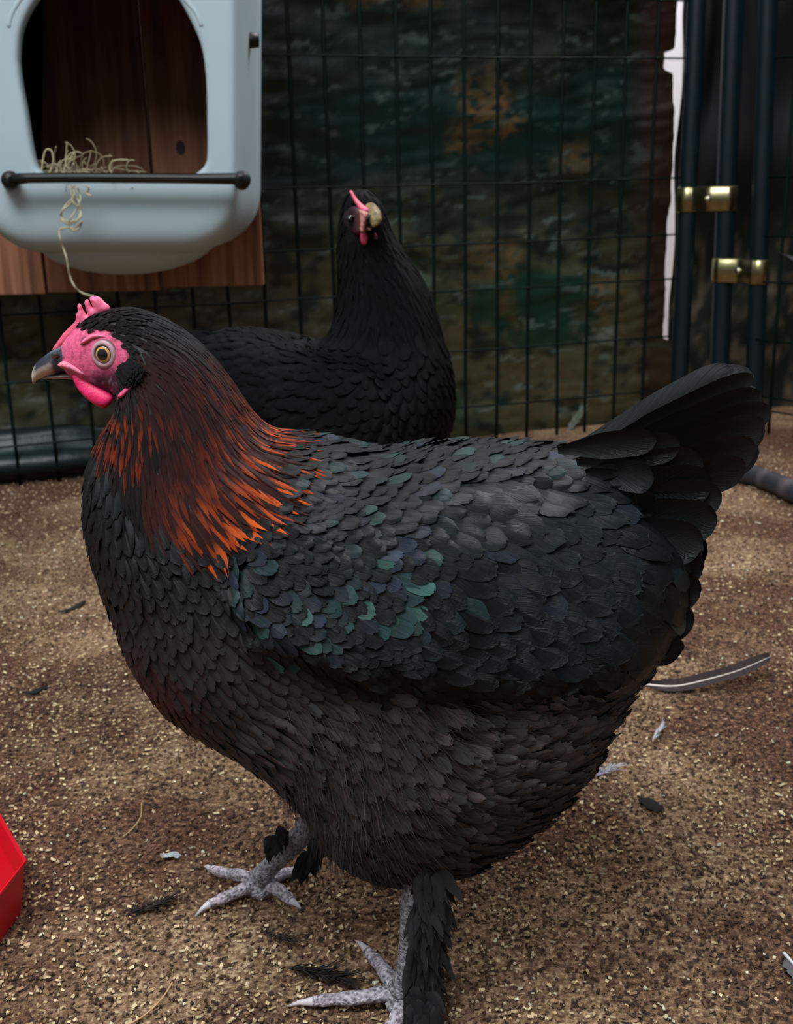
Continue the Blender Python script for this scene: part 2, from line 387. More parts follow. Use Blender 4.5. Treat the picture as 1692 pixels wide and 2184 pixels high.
# ---- three upright tubes of the hinged corner and two clips
def post(x_t, x_b, rad, off, top=1.05, yb=760):
    p1 = on_fence(x_t, 5, off); p2 = on_fence(x_b, yb, off)
    d = (p1 - p2); base = p2 - d * (p2.z / d.z); topp = p2 + d * ((top - p2.z) / d.z)
    return base, topp
posts = []
for (xt, xb, r_, off, lab) in ((1487, 1452, .0165, .012, 'dark green upright tube right beside the bright slit, in the upper brass clip'),
                               (1566, 1536, .0185, .03, 'dark green upright tube held by both brass clips'),
                               (1638, 1612, .017, .10, 'dark green upright tube ending the right mesh panel, in the lower brass clip')):
    bq, tq = post(xt, xb, r_, off); posts.append((bq, tq, r_))
    mb = MB(); mb.tube([bq.lerp(tq, k / 12) for k in range(13)], r_, 20)
    o = mb.build('fence_post', M_TUBE); tag(o, lab, 'post')
M_BRASS = mat('brassy_clip_metal', .28, base=lin(160, 152, 112), attr=False, metal=1, mixn=(40, .75, 1.1), bump=('noise', 90, .15, .001))
M_STEEL = mat('clip_screw_metal', .3, base=lin(205, 200, 180), attr=False, metal=1)
def clip(pa, pb, ypx, hgt, lab):
    za = None
    def at(pp, y):
        b_, t_, r_ = pp; best = min(range(400), key=lambda k: abs(proj(b_.lerp(t_, k / 399))[1] - y)); return b_.lerp(t_, best / 399), r_
    a, ra = at(pa, ypx); c, rc = at(pb, ypx); a.z = c.z = (a.z + c.z) / 2
    ax = (c - a); L = ax.length; ax.normalize(); n_ = Vector((ax.y, -ax.x, 0)).normalized()
    if n_.y > 0: n_ = -n_
    th = .0022; out = []
    R1, R2 = ra + .001, rc + .001
    N = 18
    for k in range(N + 1):  # around left tube
        an = math.pi / 2 + math.pi * k / N; an = math.pi * 1.5 - (math.pi) * k / N
        out.append(a + ax * (math.cos(an) * R1) + n_ * (-math.sin(an) * R1) * -1 * -1)
    # path: back of left -> round -> front of left -> pinch -> front of right -> round -> back of right
    out = []
    for k in range(N + 1):
        an = math.radians(-80 - 200 * k / N)      # from back round the left side to front
        out.append(a + ax * math.cos(an) * R1 + n_ * math.sin(an) * R1)
    midp = a.lerp(c, .5)
    out.append(midp - ax * .006 + n_ * (R1 * .35)); out.append(midp + ax * .006 + n_ * (R1 * .35))
    for k in range(N + 1):
        an = math.radians(100 - 200 * k / N)
        out.append(c + ax * math.cos(an) * R2 + n_ * math.sin(an) * R2)
    sm = [Vector(q) for q in crom([tuple(q) for q in out], 2)]
    V = []; Fc = []; m = len(sm)
    for i, q in enumerate(sm):
        t_ = (sm[min(i + 1, m - 1)] - sm[max(i - 1, 0)]).normalized(); nn = Vector((t_.y, -t_.x, 0))
        for dz, o_ in ((-hgt / 2, 0), (-hgt / 2 + .002, th), (hgt / 2 - .002, th), (hgt / 2, 0)):
            V.append(q - nn * o_ * -1 * (-1 if nn.dot(q - (a if i < m / 2 else c)) < 0 else 1) + Vector((0, 0, dz)))
    for i in range(m - 1):
        for k in range(4): Fc.append((i * 4 + k, (i + 1) * 4 + k, (i + 1) * 4 + (k + 1) % 4, i * 4 + (k + 1) % 4))
    root = empty('post_clip', midp); tag(root, lab, 'clip')
    mesh('clip_band', V, Fc, M_BRASS, root)
    mb = MB(); sc = midp + n_ * (R1 * .35)
    mb.tube([sc, sc + n_ * .004, sc + n_ * .006], [.0065, .006, .003], 14); mb.build('screw', M_STEEL, root)
clip(posts[0], posts[1], 425, .046, 'upper brass clip joining the two left corner tubes')
clip(posts[1], posts[2], 578, .046, 'lower brass clip joining the two right corner tubes')

# ---- right panel coming forward
qc = posts[2][0].lerp(posts[2][1], .5)
rdir = Vector((.62, -.78, 0)).normalized()
rp_root = empty('wire_fence_panel', Vector((qc.x, qc.y, 0))); tag(rp_root, 'dark green wire mesh panel on the right, coming forward from the corner tubes', 'fence')
mb = MB()
def rpt(s, z): return Vector((qc.x, qc.y, 0)) + rdir * s + Vector((0, 0, z))
for k in range(1, 14): 
    mb.tube([rpt(.055 * k, z) for z in np.linspace(0, TOP, 5)], .0031, 8)
mb.build('vertical_wires', M_WIRE, rp_root)
mb = MB()
for yy in (2, 126, 378, 502, 600, 722, 840, 868):
    d = ray(1612, yy); z = CAM_H + d.z * (qc.y / d.y)
    mb.tube([rpt(s, z) for s in (-.012, .2, .45, .75)], .0019, 6)
mb.build('horizontal_wires', M_WIRE, rp_root)
# dark sheet beyond the right panel
V = []; C = []; Fc = []; 
a0 = Vector((posts[0][0].x + .012, posts[0][0].y + .16, 0)); a1 = Vector((qc.x + .28, qc.y + .2, 0)); a2 = a1 + Vector((1.0, -1.5, 0))
for i in range(121):
    t_ = i / 120
    q = a0.lerp(a1, t_ / .35) if t_ < .35 else a1.lerp(a2, (t_ - .35) / .65)
    for j in range(101):
        z = 1.35 * j / 100
        V.append((q.x + .02 * ncol(t_ * 20, z * 4, 5), q.y + .03 * ncol(t_ * 14, z * 5, 1), z))
        nn = ncol(t_ * 60, z * 22, 6) + .5 * ncol(t_ * 200, z * 60, 2); lo = 1 - sstep(.28, .42, z)
        C.append(mixc(lin(10, 15, 15), mixc(lin(26, 34, 30), lin(108, 96, 76), sstep(-.1, .55, nn) * .8), lo))
for i in range(120):
    for j in range(100):
        a = i * 101 + j; Fc.append((a, a + 101, a + 102, a + 1))
o = mesh('dark_side_sheet', V, Fc, mat('dark_sheet', .6, spec=.3), None, C); tag(o, 'near-black sheet hung behind the corner tubes and right mesh panel', 'tarp')

mb = MB(); mb.tube([rpt(.05, .335), rpt(.08, .325), rpt(.12, .30), rpt(.17, .262), rpt(.22, .235)], [.004, .009, .010, .010, .008], 10, flat=.5)
o = mb.build('black_strap', mat('black_webbing', .6, attr=False, base=lin(10, 10, 11))); tag(o, 'black strap hanging slantwise on the right mesh panel beside the lower brass clip', 'strap')
# ---- nest box with cedar board
BY = on_fence(-250, 500, .04).y
M_CEDAR = bpy.data.materials.new('cedar_boards'); M_CEDAR.use_nodes = True
nt = M_CEDAR.node_tree; b = nt.nodes['Principled BSDF']; b.inputs['Roughness'].default_value = .65; b.inputs['Specular IOR Level'].default_value = .25
t = nt.nodes.new('ShaderNodeTexCoord'); mp = nt.nodes.new('ShaderNodeMapping'); mp.inputs['Scale'].default_value = (60, 60, 3)
nt.links.new(t.outputs['Object'], mp.inputs[0]); n = nt.nodes.new('ShaderNodeTexNoise'); n.inputs['Scale'].default_value = 1.2; n.inputs['Detail'].default_value = 6
nt.links.new(mp.outputs[0], n.inputs['Vector'])
r = ramp(n.outputs['Fac'], [(.3, lin(98, 60, 42)), (.5, lin(132, 88, 64)), (.7, lin(160, 114, 88))]); nt.links.new(r.outputs[0], b.inputs['Base Color'])
edges = [-145, 97, 342, 565]
# the planks hang in one vertical plane, square to the box
def board_x(xp): return P(xp, 600, BY).x
zb = lambda xp, yp: P(xp, yp, BY).z
plank_bot = {0: zb(30, 629), 1: zb(220, 622), 2: zb(450, 611)}
for k in range(3):
    x0, x1 = board_x(edges[k]), board_x(edges[k + 1]); g = .0022
    mb = MB(); cx = (x0 + x1) / 2; zt = 1.1; z0 = plank_bot[k]
    mb.box(((cx), BY + .008, (z0 + zt) / 2), Vector(((x1 - x0) / 2 - g, 0, 0)), Vector((0, .008, 0)), Vector((0, 0, (zt - z0) / 2)))
    o = mb.build('cedar_plank', M_CEDAR, smooth=False)
    tag(o, ['reddish cedar plank behind the nest box, the left one cut by the photo edge', 'reddish cedar plank behind the middle of the nest box, under the straw', 'reddish cedar plank showing past the right edge of the nest box'][k], 'plank', 'cedar planks behind the nest box')
    bv = o.modifiers.new('bevel', 'BEVEL'); bv.width = .0015; bv.segments = 2
    if k == 2:
        kp = P(385, 315, BY - .001); mb = MB()
        mb.add([kp + Vector((.007 * math.cos(a), 0, .010 * math.sin(a))) for a in np.linspace(0, 2 * math.pi, 18)[:-1]] + [kp + Vector((0, .0007, 0))],
               [(i, (i + 1) % 17, 17) for i in range(17)], lin(30, 14, 10))
        mb.build('knot', mat('knot_wood', .7), o)
FY = BY - .24       # front of the box
BM = mat('pale_blue_grey_plastic', .42, attr=False, base=lin(176, 194, 200), spec=.4, mixn=(9, .96, 1.03), bump=('noise', 700, .12, .0005))
box = empty('nest_box', P(240, 575, FY + .1)); tag(box, 'pale blue-grey plastic nest box with arched opening above the red-necked hen', 'nest box')
CX, CY = 240, 190
def ray_hit(poly, ang):
    dx, dy = math.cos(ang), math.sin(ang); best = None
    for i in range(len(poly)):
        ax, ay = poly[i]; bx, by = poly[(i + 1) % len(poly)]
        ex, ey = bx - ax, by - ay; det = dx * (-ey) + ex * dy
        if abs(det) < 1e-9: continue
        t_ = ((ax - CX) * (-ey) + ex * (ay - CY)) / det; u_ = (dx * (ay - CY) - dy * (ax - CX)) / det
        if t_ > 0 and -1e-6 <= u_ <= 1 + 1e-6 and (best is None or t_ < best): best = t_
    return best
open_poly = [(36, 130), (42, 65), (70, 5), (115, -42), (175, -68), (240, -76), (305, -66), (365, -25), (405, 38), (432, 105), (441, 180), (443, 270), (443, 330), (438, 352), (420, 370), (395, 376), (240, 378), (110, 376), (86, 368), (74, 352), (64, 310), (52, 235), (42, 180)]
open_s = [tuple(q) for q in crom(open_poly + [open_poly[0]], 6)][:-1]
def rrect(x0, y0, x1, y1, rt, rb, sq=2.3, n=16):
    out = []
    for (cx, cy, r_, a0) in ((x1 - rb, y1 - rb, rb, 0), (x0 + rb, y1 - rb, rb, 90), (x0 + rt, y0 + rt, rt, 180), (x1 - rt, y0 + rt, rt, 270)):
        for k in range(n + 1):
            a = math.radians(a0 + 90 * k / n); c, s = math.cos(a), math.sin(a)
            out.append((cx + r_ * math.copysign(abs(c) ** (2 / sq), c), cy + r_ * math.copysign(abs(s) ** (2 / sq), s)))
    return out
N = 176; angs = [2 * math.pi * k / N for k in range(N)]
def ring(poly, Y): 
    out = []
    for a in angs:
        tt = ray_hit(poly, a); out.append((CX + math.cos(a) * tt, CY + math.sin(a) * tt))
    return out
rings = []   # (list of px, Y)
rings.append((ring(open_s, 0), FY + .014)); rings.append((ring(open_s, 0), FY + .010))
def grow(rg, f): return [(CX + (x - CX) * f, CY + (y - CY) * f) for x, y in rg]
o0 = ring(open_s, 0)
rings.append((grow(o0, 1.006), FY + .003)); rings.append((grow(o0, 1.022), FY + .0003)); rings.append((grow(o0, 1.05), FY))
outer0 = ring(rrect(-30, -300, 488, 436, 60, 60), 0)
for q in (.35, .7, 1.0):
    rings.append(([(a[0] * (1 - q) + b_[0] * q, a[1] * (1 - q) + b_[1] * q) for a, b_ in zip(grow(o0, 1.05), outer0)], FY))
for t_ in np.linspace(.12, 1, 11):
    s_, c_ = math.sin(t_ * math.pi / 2), 1 - math.cos(t_ * math.pi / 2)
    rings.append((ring(rrect(-30 - 18 * s_, -300 - 15 * s_, 488 + 22 * s_, 436 + 108 * s_, 60 + 10 * s_, 60 + 80 * s_), 0), FY + .012 * c_ + .055 * c_ * c_))
last = rings[-1][0]
# work in front-plane metres so that the sides run straight back
V = []; Fc = []
def fpl(x, y): 
    q = P(x, y, FY); return q.x, q.z
for rg, Y in rings:
    for x, y in rg: X_, Z_ = fpl(x, y); V.append((X_, Y, Z_))
for Y in (FY + .15, FY + .239):
    for x, y in last:
        X_, Z_ = fpl(x, y); V.append((X_, Y, Z_))
nr = len(rings) + 2
for i in range(nr - 1):
    for k in range(N): Fc.append((i * N + k, i * N + (k + 1) % N, (i + 1) * N + (k + 1) % N, (i + 1) * N + k))
shell = mesh('shell', V, Fc, BM, box)
sm = shell.modifiers.new('thick', 'SOLIDIFY'); sm.thickness = .003; sm.offset = 0
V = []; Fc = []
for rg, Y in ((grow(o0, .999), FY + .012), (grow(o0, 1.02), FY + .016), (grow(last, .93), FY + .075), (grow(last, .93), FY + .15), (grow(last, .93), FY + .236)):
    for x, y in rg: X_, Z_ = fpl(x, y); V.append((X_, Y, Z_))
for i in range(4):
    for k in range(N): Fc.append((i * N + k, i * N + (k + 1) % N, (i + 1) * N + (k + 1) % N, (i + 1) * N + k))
ln = mesh('added_dark_liner', V, Fc, mat('dark_liner_plastic', .7, attr=False, base=lin(26, 22, 22), spec=.2), box); ln['label'] = 'added dark liner that dims the box interior'  # dark liner added so the inside of the box stays dim
# bowl under the box
V = []; Fc = []
cb = P(225, 500, FY); 
for i in range(13):
    a = i / 12 * math.pi / 2
    for k in range(48):
        ph = 2 * math.pi * k / 48
        V.append((cb.x + .125 * math.cos(a) * math.copysign(abs(math.cos(ph)) ** .8, math.cos(ph)), FY + .13 + .10 * math.cos(a) * math.copysign(abs(math.sin(ph)) ** .8, math.sin(ph)), fpl(225, 515)[1] - .052 * math.sin(a)))
for i in range(12):
    for k in range(48): Fc.append((i * 48 + k, i * 48 + (k + 1) % 48, (i + 1) * 48 + (k + 1) % 48, (i + 1) * 48 + k))
mesh('underside_bowl', V, Fc, BM, box)
# moulded ribs by the arch
for pts in ([(18, 62), (26, 30), (45, -2), (70, -30)], [(432, 60), (420, 30), (398, 2), (370, -28)]):
    mb = MB(); q = [P(x, y, FY + .0005) for x, y in [tuple(c) for c in crom(pts, 5)]]
    mb.tube(q, [.0005] + [.0035] * (len(q) - 2) + [.0005], 10); mb.build('moulded_rib', BM, box)
M_BLACK = mat('black_plastic', .45, attr=False, base=lin(16, 18, 19), spec=.4)
mb = MB(); yb_ = FY - .028
mb.tube([P(x, y, yb_) for x, y in ((22, 383), (60, 380), (160, 379), (300, 380), (420, 381), (500, 381), (522, 382))], [.0075] + [.0064] * 4 + [.0072, .0072], 14)
perch = mb.build('perch_bar', M_BLACK, box)
for xx in (22, 516):
    mb = MB(); mb.tube([P(xx, 384, yb_ - .006), P(xx, 384, yb_ + .002), P(xx, 390, yb_ + .034)], [.0090, .0115, .0095], 16); mb.build('perch_bracket', M_BLACK, perch)
mb = MB(); mb.tube([P(522, 86, FY + .10), P(552, 86, FY + .10)], [.011, .009], 18); mb.build('side_knob', M_BLACK, box)
# floor of the box
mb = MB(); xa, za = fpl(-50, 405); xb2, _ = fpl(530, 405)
mb.box(((xa + xb2) / 2, FY + .13, za - .006), Vector(((xb2 - xa) / 2 - .03, 0, 0)), Vector((0, .10, 0)), Vector((0, 0, .004))); mb.build('box_floor', bpy.data.materials['dark_liner_plastic'], box, smooth=False)

# straw in the box and the hanging strand
M_STRAW = mat('dry_straw', .6, spec=.3)
def squiggle(c, n, amp, turn, r_, col, mbx):
    p = Vector(c); d = Vector((rng.uniform(-1, 1), rng.uniform(-.5, .3), rng.uniform(-.2, .9))).normalized(); ax = Vector((rng.uniform(-.4, .4), 1, rng.uniform(-.4, .4))).normalized()
    pts = [p.copy()]; w = rng.uniform(-turn, turn)
    for _ in range(n):
        d = Matrix.Rotation(w + rng.uniform(-.2, .2), 3, ax) @ d; p = p + d * amp; pts.append(p.copy())
    mbx.tube(pts, r_, 5, col=col)
mb = MB()
for k in range(75):
    x = rng.gauss(140, 34) if k < 55 else rng.uniform(90, 320)
    c = P(min(max(x, 88), 330), 374 - abs(rng.gauss(0, 7)), FY + rng.uniform(-.004, .05)); col = mixc(lin(196, 184, 150), lin(120, 104, 76), rng.random())
    squiggle(c, rng.randint(6, 14), .0035, .55, rng.uniform(.0005, .0009), col, mb)
for pts in ([(88, 372), (92, 340), (98, 320), (110, 322), (113, 345), (105, 370)], [(243, 376), (234, 360), (238, 346), (252, 341), (274, 341)], [(118, 376), (124, 352), (130, 343)]):
    mb.tube([P(x, y, FY + .006) for x, y in [tuple(c) for c in crom(pts, 5)]], .0010, 6, col=lin(190, 176, 140))
o = mb.build('straw_nesting', M_STRAW); tag(o, 'tangle of pale dry straw on the rim of the nest box opening', 'straw', kind='stuff')
mb = MB()
for pts in ([(156, 395), (158, 415), (150, 435), (132, 450), (130, 465), (145, 478), (165, 470), (172, 450), (168, 430), (158, 412)],
            [(165, 398), (172, 425), (160, 452), (148, 470), (150, 488), (168, 488), (175, 470)],
            [(176, 470), (160, 485), (138, 486), (127, 492), (130, 515), (142, 550), (148, 585), (160, 612), (178, 626), (205, 633)],
            [(150, 398), (156, 430), (170, 445), (172, 462), (155, 472), (138, 470), (131, 455), (140, 438), (158, 420)],
            [(182, 395), (190, 402), (184, 412), (196, 418)]):
    q = [tuple(c) for c in crom(pts, 6)]
    mb.tube([P(x, y, FY - .036 + .006 * ncol(x * .05, y * .05)) for x, y in q], .0012, 6, col=lin(186, 178, 150))
o = mb.build('hanging_straw', M_STRAW); tag(o, 'long curly pale strand hanging over the nest box perch down to the comb', 'straw')

# ================================================================== HENS
class Body:
    def __init__(s, st, Yb, sub=5, nseg=56, bump=None, inset=.0):
        s.Yb = Yb
        R = crom([(a, b, c, d, w) for ((a, b), (c, d), w) in st], sub); s.nseg = nseg
        V = []
        s.pxy = []
        for (tx, ty, bx, by, w) in R:
            T = P(tx, ty, Yb); B = P(bx, by, Yb); c = (T + B) / 2; a = (T - B) / 2; al = a.length; ins = inset * sstep(.03, .06, al); a = a * (1 - ins / al); w = max(.002, w - ins * .5)
            for k in range(nseg):
                ph = 2 * math.pi * k / nseg; cs, sn = math.cos(ph), math.sin(ph)
                ex = 2 / 2.15
                q = c + a * math.copysign(abs(cs) ** ex, cs) + Vector((0, math.copysign(abs(sn) ** ex, sn) * w * (1 - .10 * cs), 0))
                V.append(q)
        if bump:
            for i, q in enumerate(V):
                sgn = -1 if q.y < Yb else 1
                d = bump(*proj(Vector((q.x, Yb - abs(q.y - Yb), q.z))))
                if d: V[i] = q + Vector((0, sgn * d * min(1, abs(q.y - Yb) / .03), 0))
        s.V = V; s.n = len(R)
        Fc = [(i * nseg + k, (i + 1) * nseg + k, (i + 1) * nseg + (k + 1) % nseg, i * nseg + (k + 1) % nseg) for i in range(s.n - 1) for k in range(nseg)]
        s.nq = len(Fc)
        Fc.append(tuple(range(nseg))); Fc.append(tuple((s.n - 1) * nseg + k for k in range(nseg - 1, -1, -1)))
        s.F = Fc
        s.bvh = BVHTree.FromPolygons(V, Fc)
        # check normal orientation
        A = np.array([tuple(v) for v in V]).reshape(s.n, nseg, 3); s.A = A
        q = np.array([list(f) for f in Fc[:s.nq]]); VV = A.reshape(-1, 3)
        e1 = VV[q[:, 2]] - VV[q[:, 0]]; e2 = VV[q[:, 3]] - VV[q[:, 1]]; s.area = np.linalg.norm(np.cross(e1, e2), axis=1) / 2
        s.q = q; s.VV = VV
    def tangent(s, fi):
        if fi >= s.nq: return Vector((1, 0, 0))
        i, k = divmod(fi, s.nseg); return Vector(s.A[min(i + 1, s.n - 1), k] - s.A[i, k]).normalized()
    def outward(s, p, n):
        # rings' centre to decide the sign
        return n
    def near(s, p):
        loc, n, fi, d = s.bvh.find_nearest(p)
        if fi < s.nq:
            i, k = divmod(fi, s.nseg); c = Vector(s.A[i].mean(axis=0))
            if n.dot(loc - c) < 0: n = -n
        return loc, n, fi
    def sample(s, n):
        pr = s.area / s.area.sum(); idx = nrg.choice(len(pr), n, p=pr); a = nrg.random(n); b_ = nrg.random(n)
        Q = s.q[idx]; v = s.VV
        pts = (v[Q[:, 0]] * ((1 - a) * (1 - b_))[:, None] + v[Q[:, 1]] * (a * (1 - b_))[:, None] + v[Q[:, 2]] * (a * b_)[:, None] + v[Q[:, 3]] * ((1 - a) * b_)[:, None])
        return pts, idx
NV, NU = 10, 5
TT = [1 - (1 - j / (NV - 1)) ** 1.7 for j in range(NV)]
SS = [-1, -.55, 0, .55, 1]
FF = [(j * NU + i, j * NU + i + 1, (j + 1) * NU + i + 1, (j + 1) * NU + i) for j in range(NV - 1) for i in range(NU - 1)]
def fprofile(t_, shape):
    if shape == 'round': return min(1, (t_ / .3) ** .7 if t_ > 0 else .15) * (1 - max(0, (t_ - .45) / .55) ** 2.2) ** .5 if t_ < 1 else .16
    if shape == 'point': return min(1, (t_ / .2) ** .6 if t_ > 0 else .2) * (1 - max(0, (t_ - .35) / .65) ** 1.7)
    return min(1, .3 + t_ * 1.2) * (1 - max(0, (t_ - .6) / .4) ** 3) ** .5 if t_ < 1 else .2
def feather(mbx, body, p, D, N, L, Wd, lift, h0, shape, colf, camber=.25, follow=True, curl=0.0, ragged=0.0):
    cur = Vector(p); d = Vector(D); n_ = Vector(N); V = []; C = []; U = []; st = L / (NV - 1); roll = rng.gauss(0, .13)
    sd = rng.uniform(0, 99)
    for j in range(NV):
        t_ = TT[j]
        side = n_.cross(d).normalized(); w = Wd / 2 * fprofile(t_, shape)
        hh = h0 + lift * t_ + curl * t_ * t_
        for i, s_ in enumerate(SS):
            rg = (ragged * rng.uniform(-1, 1) * st) if (abs(s_) > .9 or j == NV - 1) else 0
            V.append(cur + side * (s_ * w) + n_ * (hh - camber * w * s_ * s_ + roll * s_ * w) + d * (rg - (.25 * st * abs(s_) if shape == 'point' and j else 0)))
            C.append(colf(t_, s_)); U.append((s_, t_ * L * 25 + sd))
        if j < NV - 1:
            cur = cur + d * (L * (TT[j + 1] - t_))
            if follow:
                loc, nn, fi = body.near(cur); cur = loc; n_ = (n_ * .4 + nn * .6).normalized()
                d = (d - n_ * d.dot(n_)).normalized()
    mbx.add(V, FF, C, U)
def scatter(body, nsamp, radius_fn):
    pts, idx = body.sample(nsamp); cell = {}; out = []; cs = .012
    for p, fi in zip(pts, idx):
        q = Vector(p); m_ = Vector((q.x, body.Yb - abs(q.y - body.Yb), q.z)); x, y = proj(m_)
        r_ = radius_fn(x, y, q)
        if r_ is None: continue
        key = (int(q.x // cs), int(q.y // cs), int(q.z // cs)); R = int(math.ceil(r_ / cs)); ok = True
        for a in range(-R, R + 1):
            for b_ in range(-R, R + 1):
                for c in range(-R, R + 1):
                    for o in cell.get((key[0] + a, key[1] + b_, key[2] + c), ()):
                        if (o - q).length_squared < r_ * r_: ok = False; break
                    if not ok: break
                if not ok: break
            if not ok: break
        if ok: cell.setdefault(key, []).append(q); out.append((q, int(fi), x, y))
    return out

# ---------------- front hen
YB = .625
stations = [((128, 742), (140, 788), .0065), ((145, 718), (158, 806), .011), ((166, 696), (184, 822), .0150), ((195, 676), (215, 834), .0180), ((235, 662), (250, 846), .0205),
            ((290, 662), (262, 862), .0235), ((350, 684), (256, 880), .028), ((408, 722), (243, 898), .033), ((458, 770), (222, 925), .039),
            ((506, 826), (200, 965), .046), ((552, 886), (186, 1010), .054), ((600, 922), (181, 1070), .061), ((665, 934), (190, 1140), .068),
            ((740, 944), (213, 1215), .075), ((810, 960), (246, 1300), .080), ((870, 960), (285, 1395), .084), ((930, 948), (345, 1478), .087),
            ((990, 942), (432, 1543), .089), ((1050, 938), (545, 1605), .090), ((1105, 938), (645, 1700), .090), ((1150, 938), (705, 1790), .088), ((1190, 942), (800, 1840), .086),
            ((1230, 945), (915, 1840), .083), ((1270, 952), (1030, 1790), .079), ((1310, 962), (1130, 1722), .074), ((1360, 985), (1205, 1640), .067),
            ((1410, 1020), (1250, 1555), .057), ((1450, 1065), (1300, 1470), .045), ((1475, 1130), (1370, 1390), .03), ((1480, 1190), (1420, 1320), .012)]
WING = [(470, 1160), (540, 1110), (650, 1060), (800, 1035), (1000, 1020), (1200, 1040), (1380, 1090), (1480, 1180), (1470, 1330), (1390, 1430), (1290, 1500), (1150, 1492), (1000, 1488), (860, 1482), (740, 1470), (620, 1425), (530, 1395), (480, 1300)]
def wing_bump(x, y):
    if not in_poly(x, y, WING): return 0
    d = seg_dist(x, y, WING)
    return .013 * sstep(0, 60, d) * (.15 + .85 * sstep(1030, 1240, y))
HACK = [(100, 600), (330, 640), (500, 780), (600, 880), (575, 895), (575, 975), (548, 1050), (490, 1098), (420, 1125), (350, 1118), (285, 1080), (235, 1000), (205, 930), (225, 880), (245, 850), (300, 800), (270, 740)]
B1 = Body(stations, YB, sub=6, nseg=64, bump=wing_bump, inset=.0042)
hen = empty('hen', (P(720, 1400, YB).x, YB, 0)); tag(hen, 'large black hen with copper-red neck feathers and pink face in the foreground', 'hen')
FACE = [(118, 748), (140, 722), (160, 700), (176, 706), (190, 712), (208, 706), (236, 716), (256, 736), (272, 760), (262, 770), (246, 786), (240, 800), (250, 815), (240, 838), (215, 836), (180, 822), (150, 806), (125, 790)]
def face_col(x, y):
    if not in_poly(x, y, FACE) and seg_dist(x, y, FACE) > 5: return None
    pk = lin(232, 98, 138); c = pk
    c = mixc(c, lin(226, 120, 150), sstep(150, 125, x) * .5)
    c = mixc(c, lin(150, 60, 84), sstep(.0, .5, ncol(x * .12, y * .12, 3)) * .6)
    dk = sstep(782, 812, y + (x - 215) * .35) * sstep(172, 200, x); c = mixc(c, lin(48, 30, 44), dk * .9)
    c = mixc(c, lin(44, 26, 40), (1 - sstep(0, 14, math.hypot((x - 178), (y - 722) * 1.2))) * .7)
    c = mixc(c, lin(176, 150, 176), sstep(.1, .5, ncol(x * .2, y * .2, 8)) * sstep(770, 800, y) * .6)
    return c
cols = []
for v in B1.V:
    m_ = Vector((v.x, YB - abs(v.y - YB), v.z)); x, y = proj(m_); fc = face_col(x, y)
    cols.append(fc if fc else mixc(lin(20, 16, 16), lin(16, 18, 18), .5))
mesh('body', B1.V, B1.F, M_SKIN, hen, cols)

BLK = lin(14, 16, 17)
def reg1(x, y, q):
    """-> spacing, L, W, lift, shape, part"""
    if in_poly(x, y, FACE): return None
    if (y < 870 and x < 560) or (y < 1250 and in_poly(x, y, HACK)):
        hd = sstep(300, 420, math.hypot(x - 190, y - 740)); hd0 = sstep(70, 200, math.hypot(x - 190, y - 740))
        return (.0016 + .0007 * hd0 + .0008 * hd, .006 + .016 * hd0 + .013 * hd, .0024 + .0008 * hd0 + .0016 * hd, .0008 + .0018 * hd, 'point', 'hackle')
    if in_poly(x, y, WING):
        k = sstep(780, 1060, x + (1200 - y) * .15); k2 = sstep(1180, 1350, x)
        return (.0048 + .0038 * k + .002 * k2, .016 + .016 * k + .008 * k2, .0105 + .010 * k + .006 * k2, .0026 + .0014 * k, 'round', 'wing')
    low = (x < 640 and y > 1510 - (640 - x) * .0 and False)
    if y > 1470 + (0 if x > 640 else (640 - x) * .35) and x > 470 + 0 * y:
        return (.0056, .020, .0095, .0035, 'fluff', 'fluff')
    if x > 1180: return (.0085, .034, .022, .004, 'round', 'saddle')
    if y < 1120 and x > 560: return (.0058, .018, .0115, .0028, 'round', 'saddle')
    return (.0052, .017, .0095, .0022, 'round', 'breast')
parts = {}
hcol = {}
TEAL = [lin(46, 78, 80), lin(62, 100, 100), lin(56, 68, 86), lin(44, 62, 66), lin(74, 116, 108), lin(50, 60, 78)]
def black_tone(x, y):
    v = rng.uniform(.75, 1.3); c = [q * v for q in BLK]
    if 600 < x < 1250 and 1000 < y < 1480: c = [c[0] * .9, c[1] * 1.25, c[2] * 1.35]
    return tuple(c)
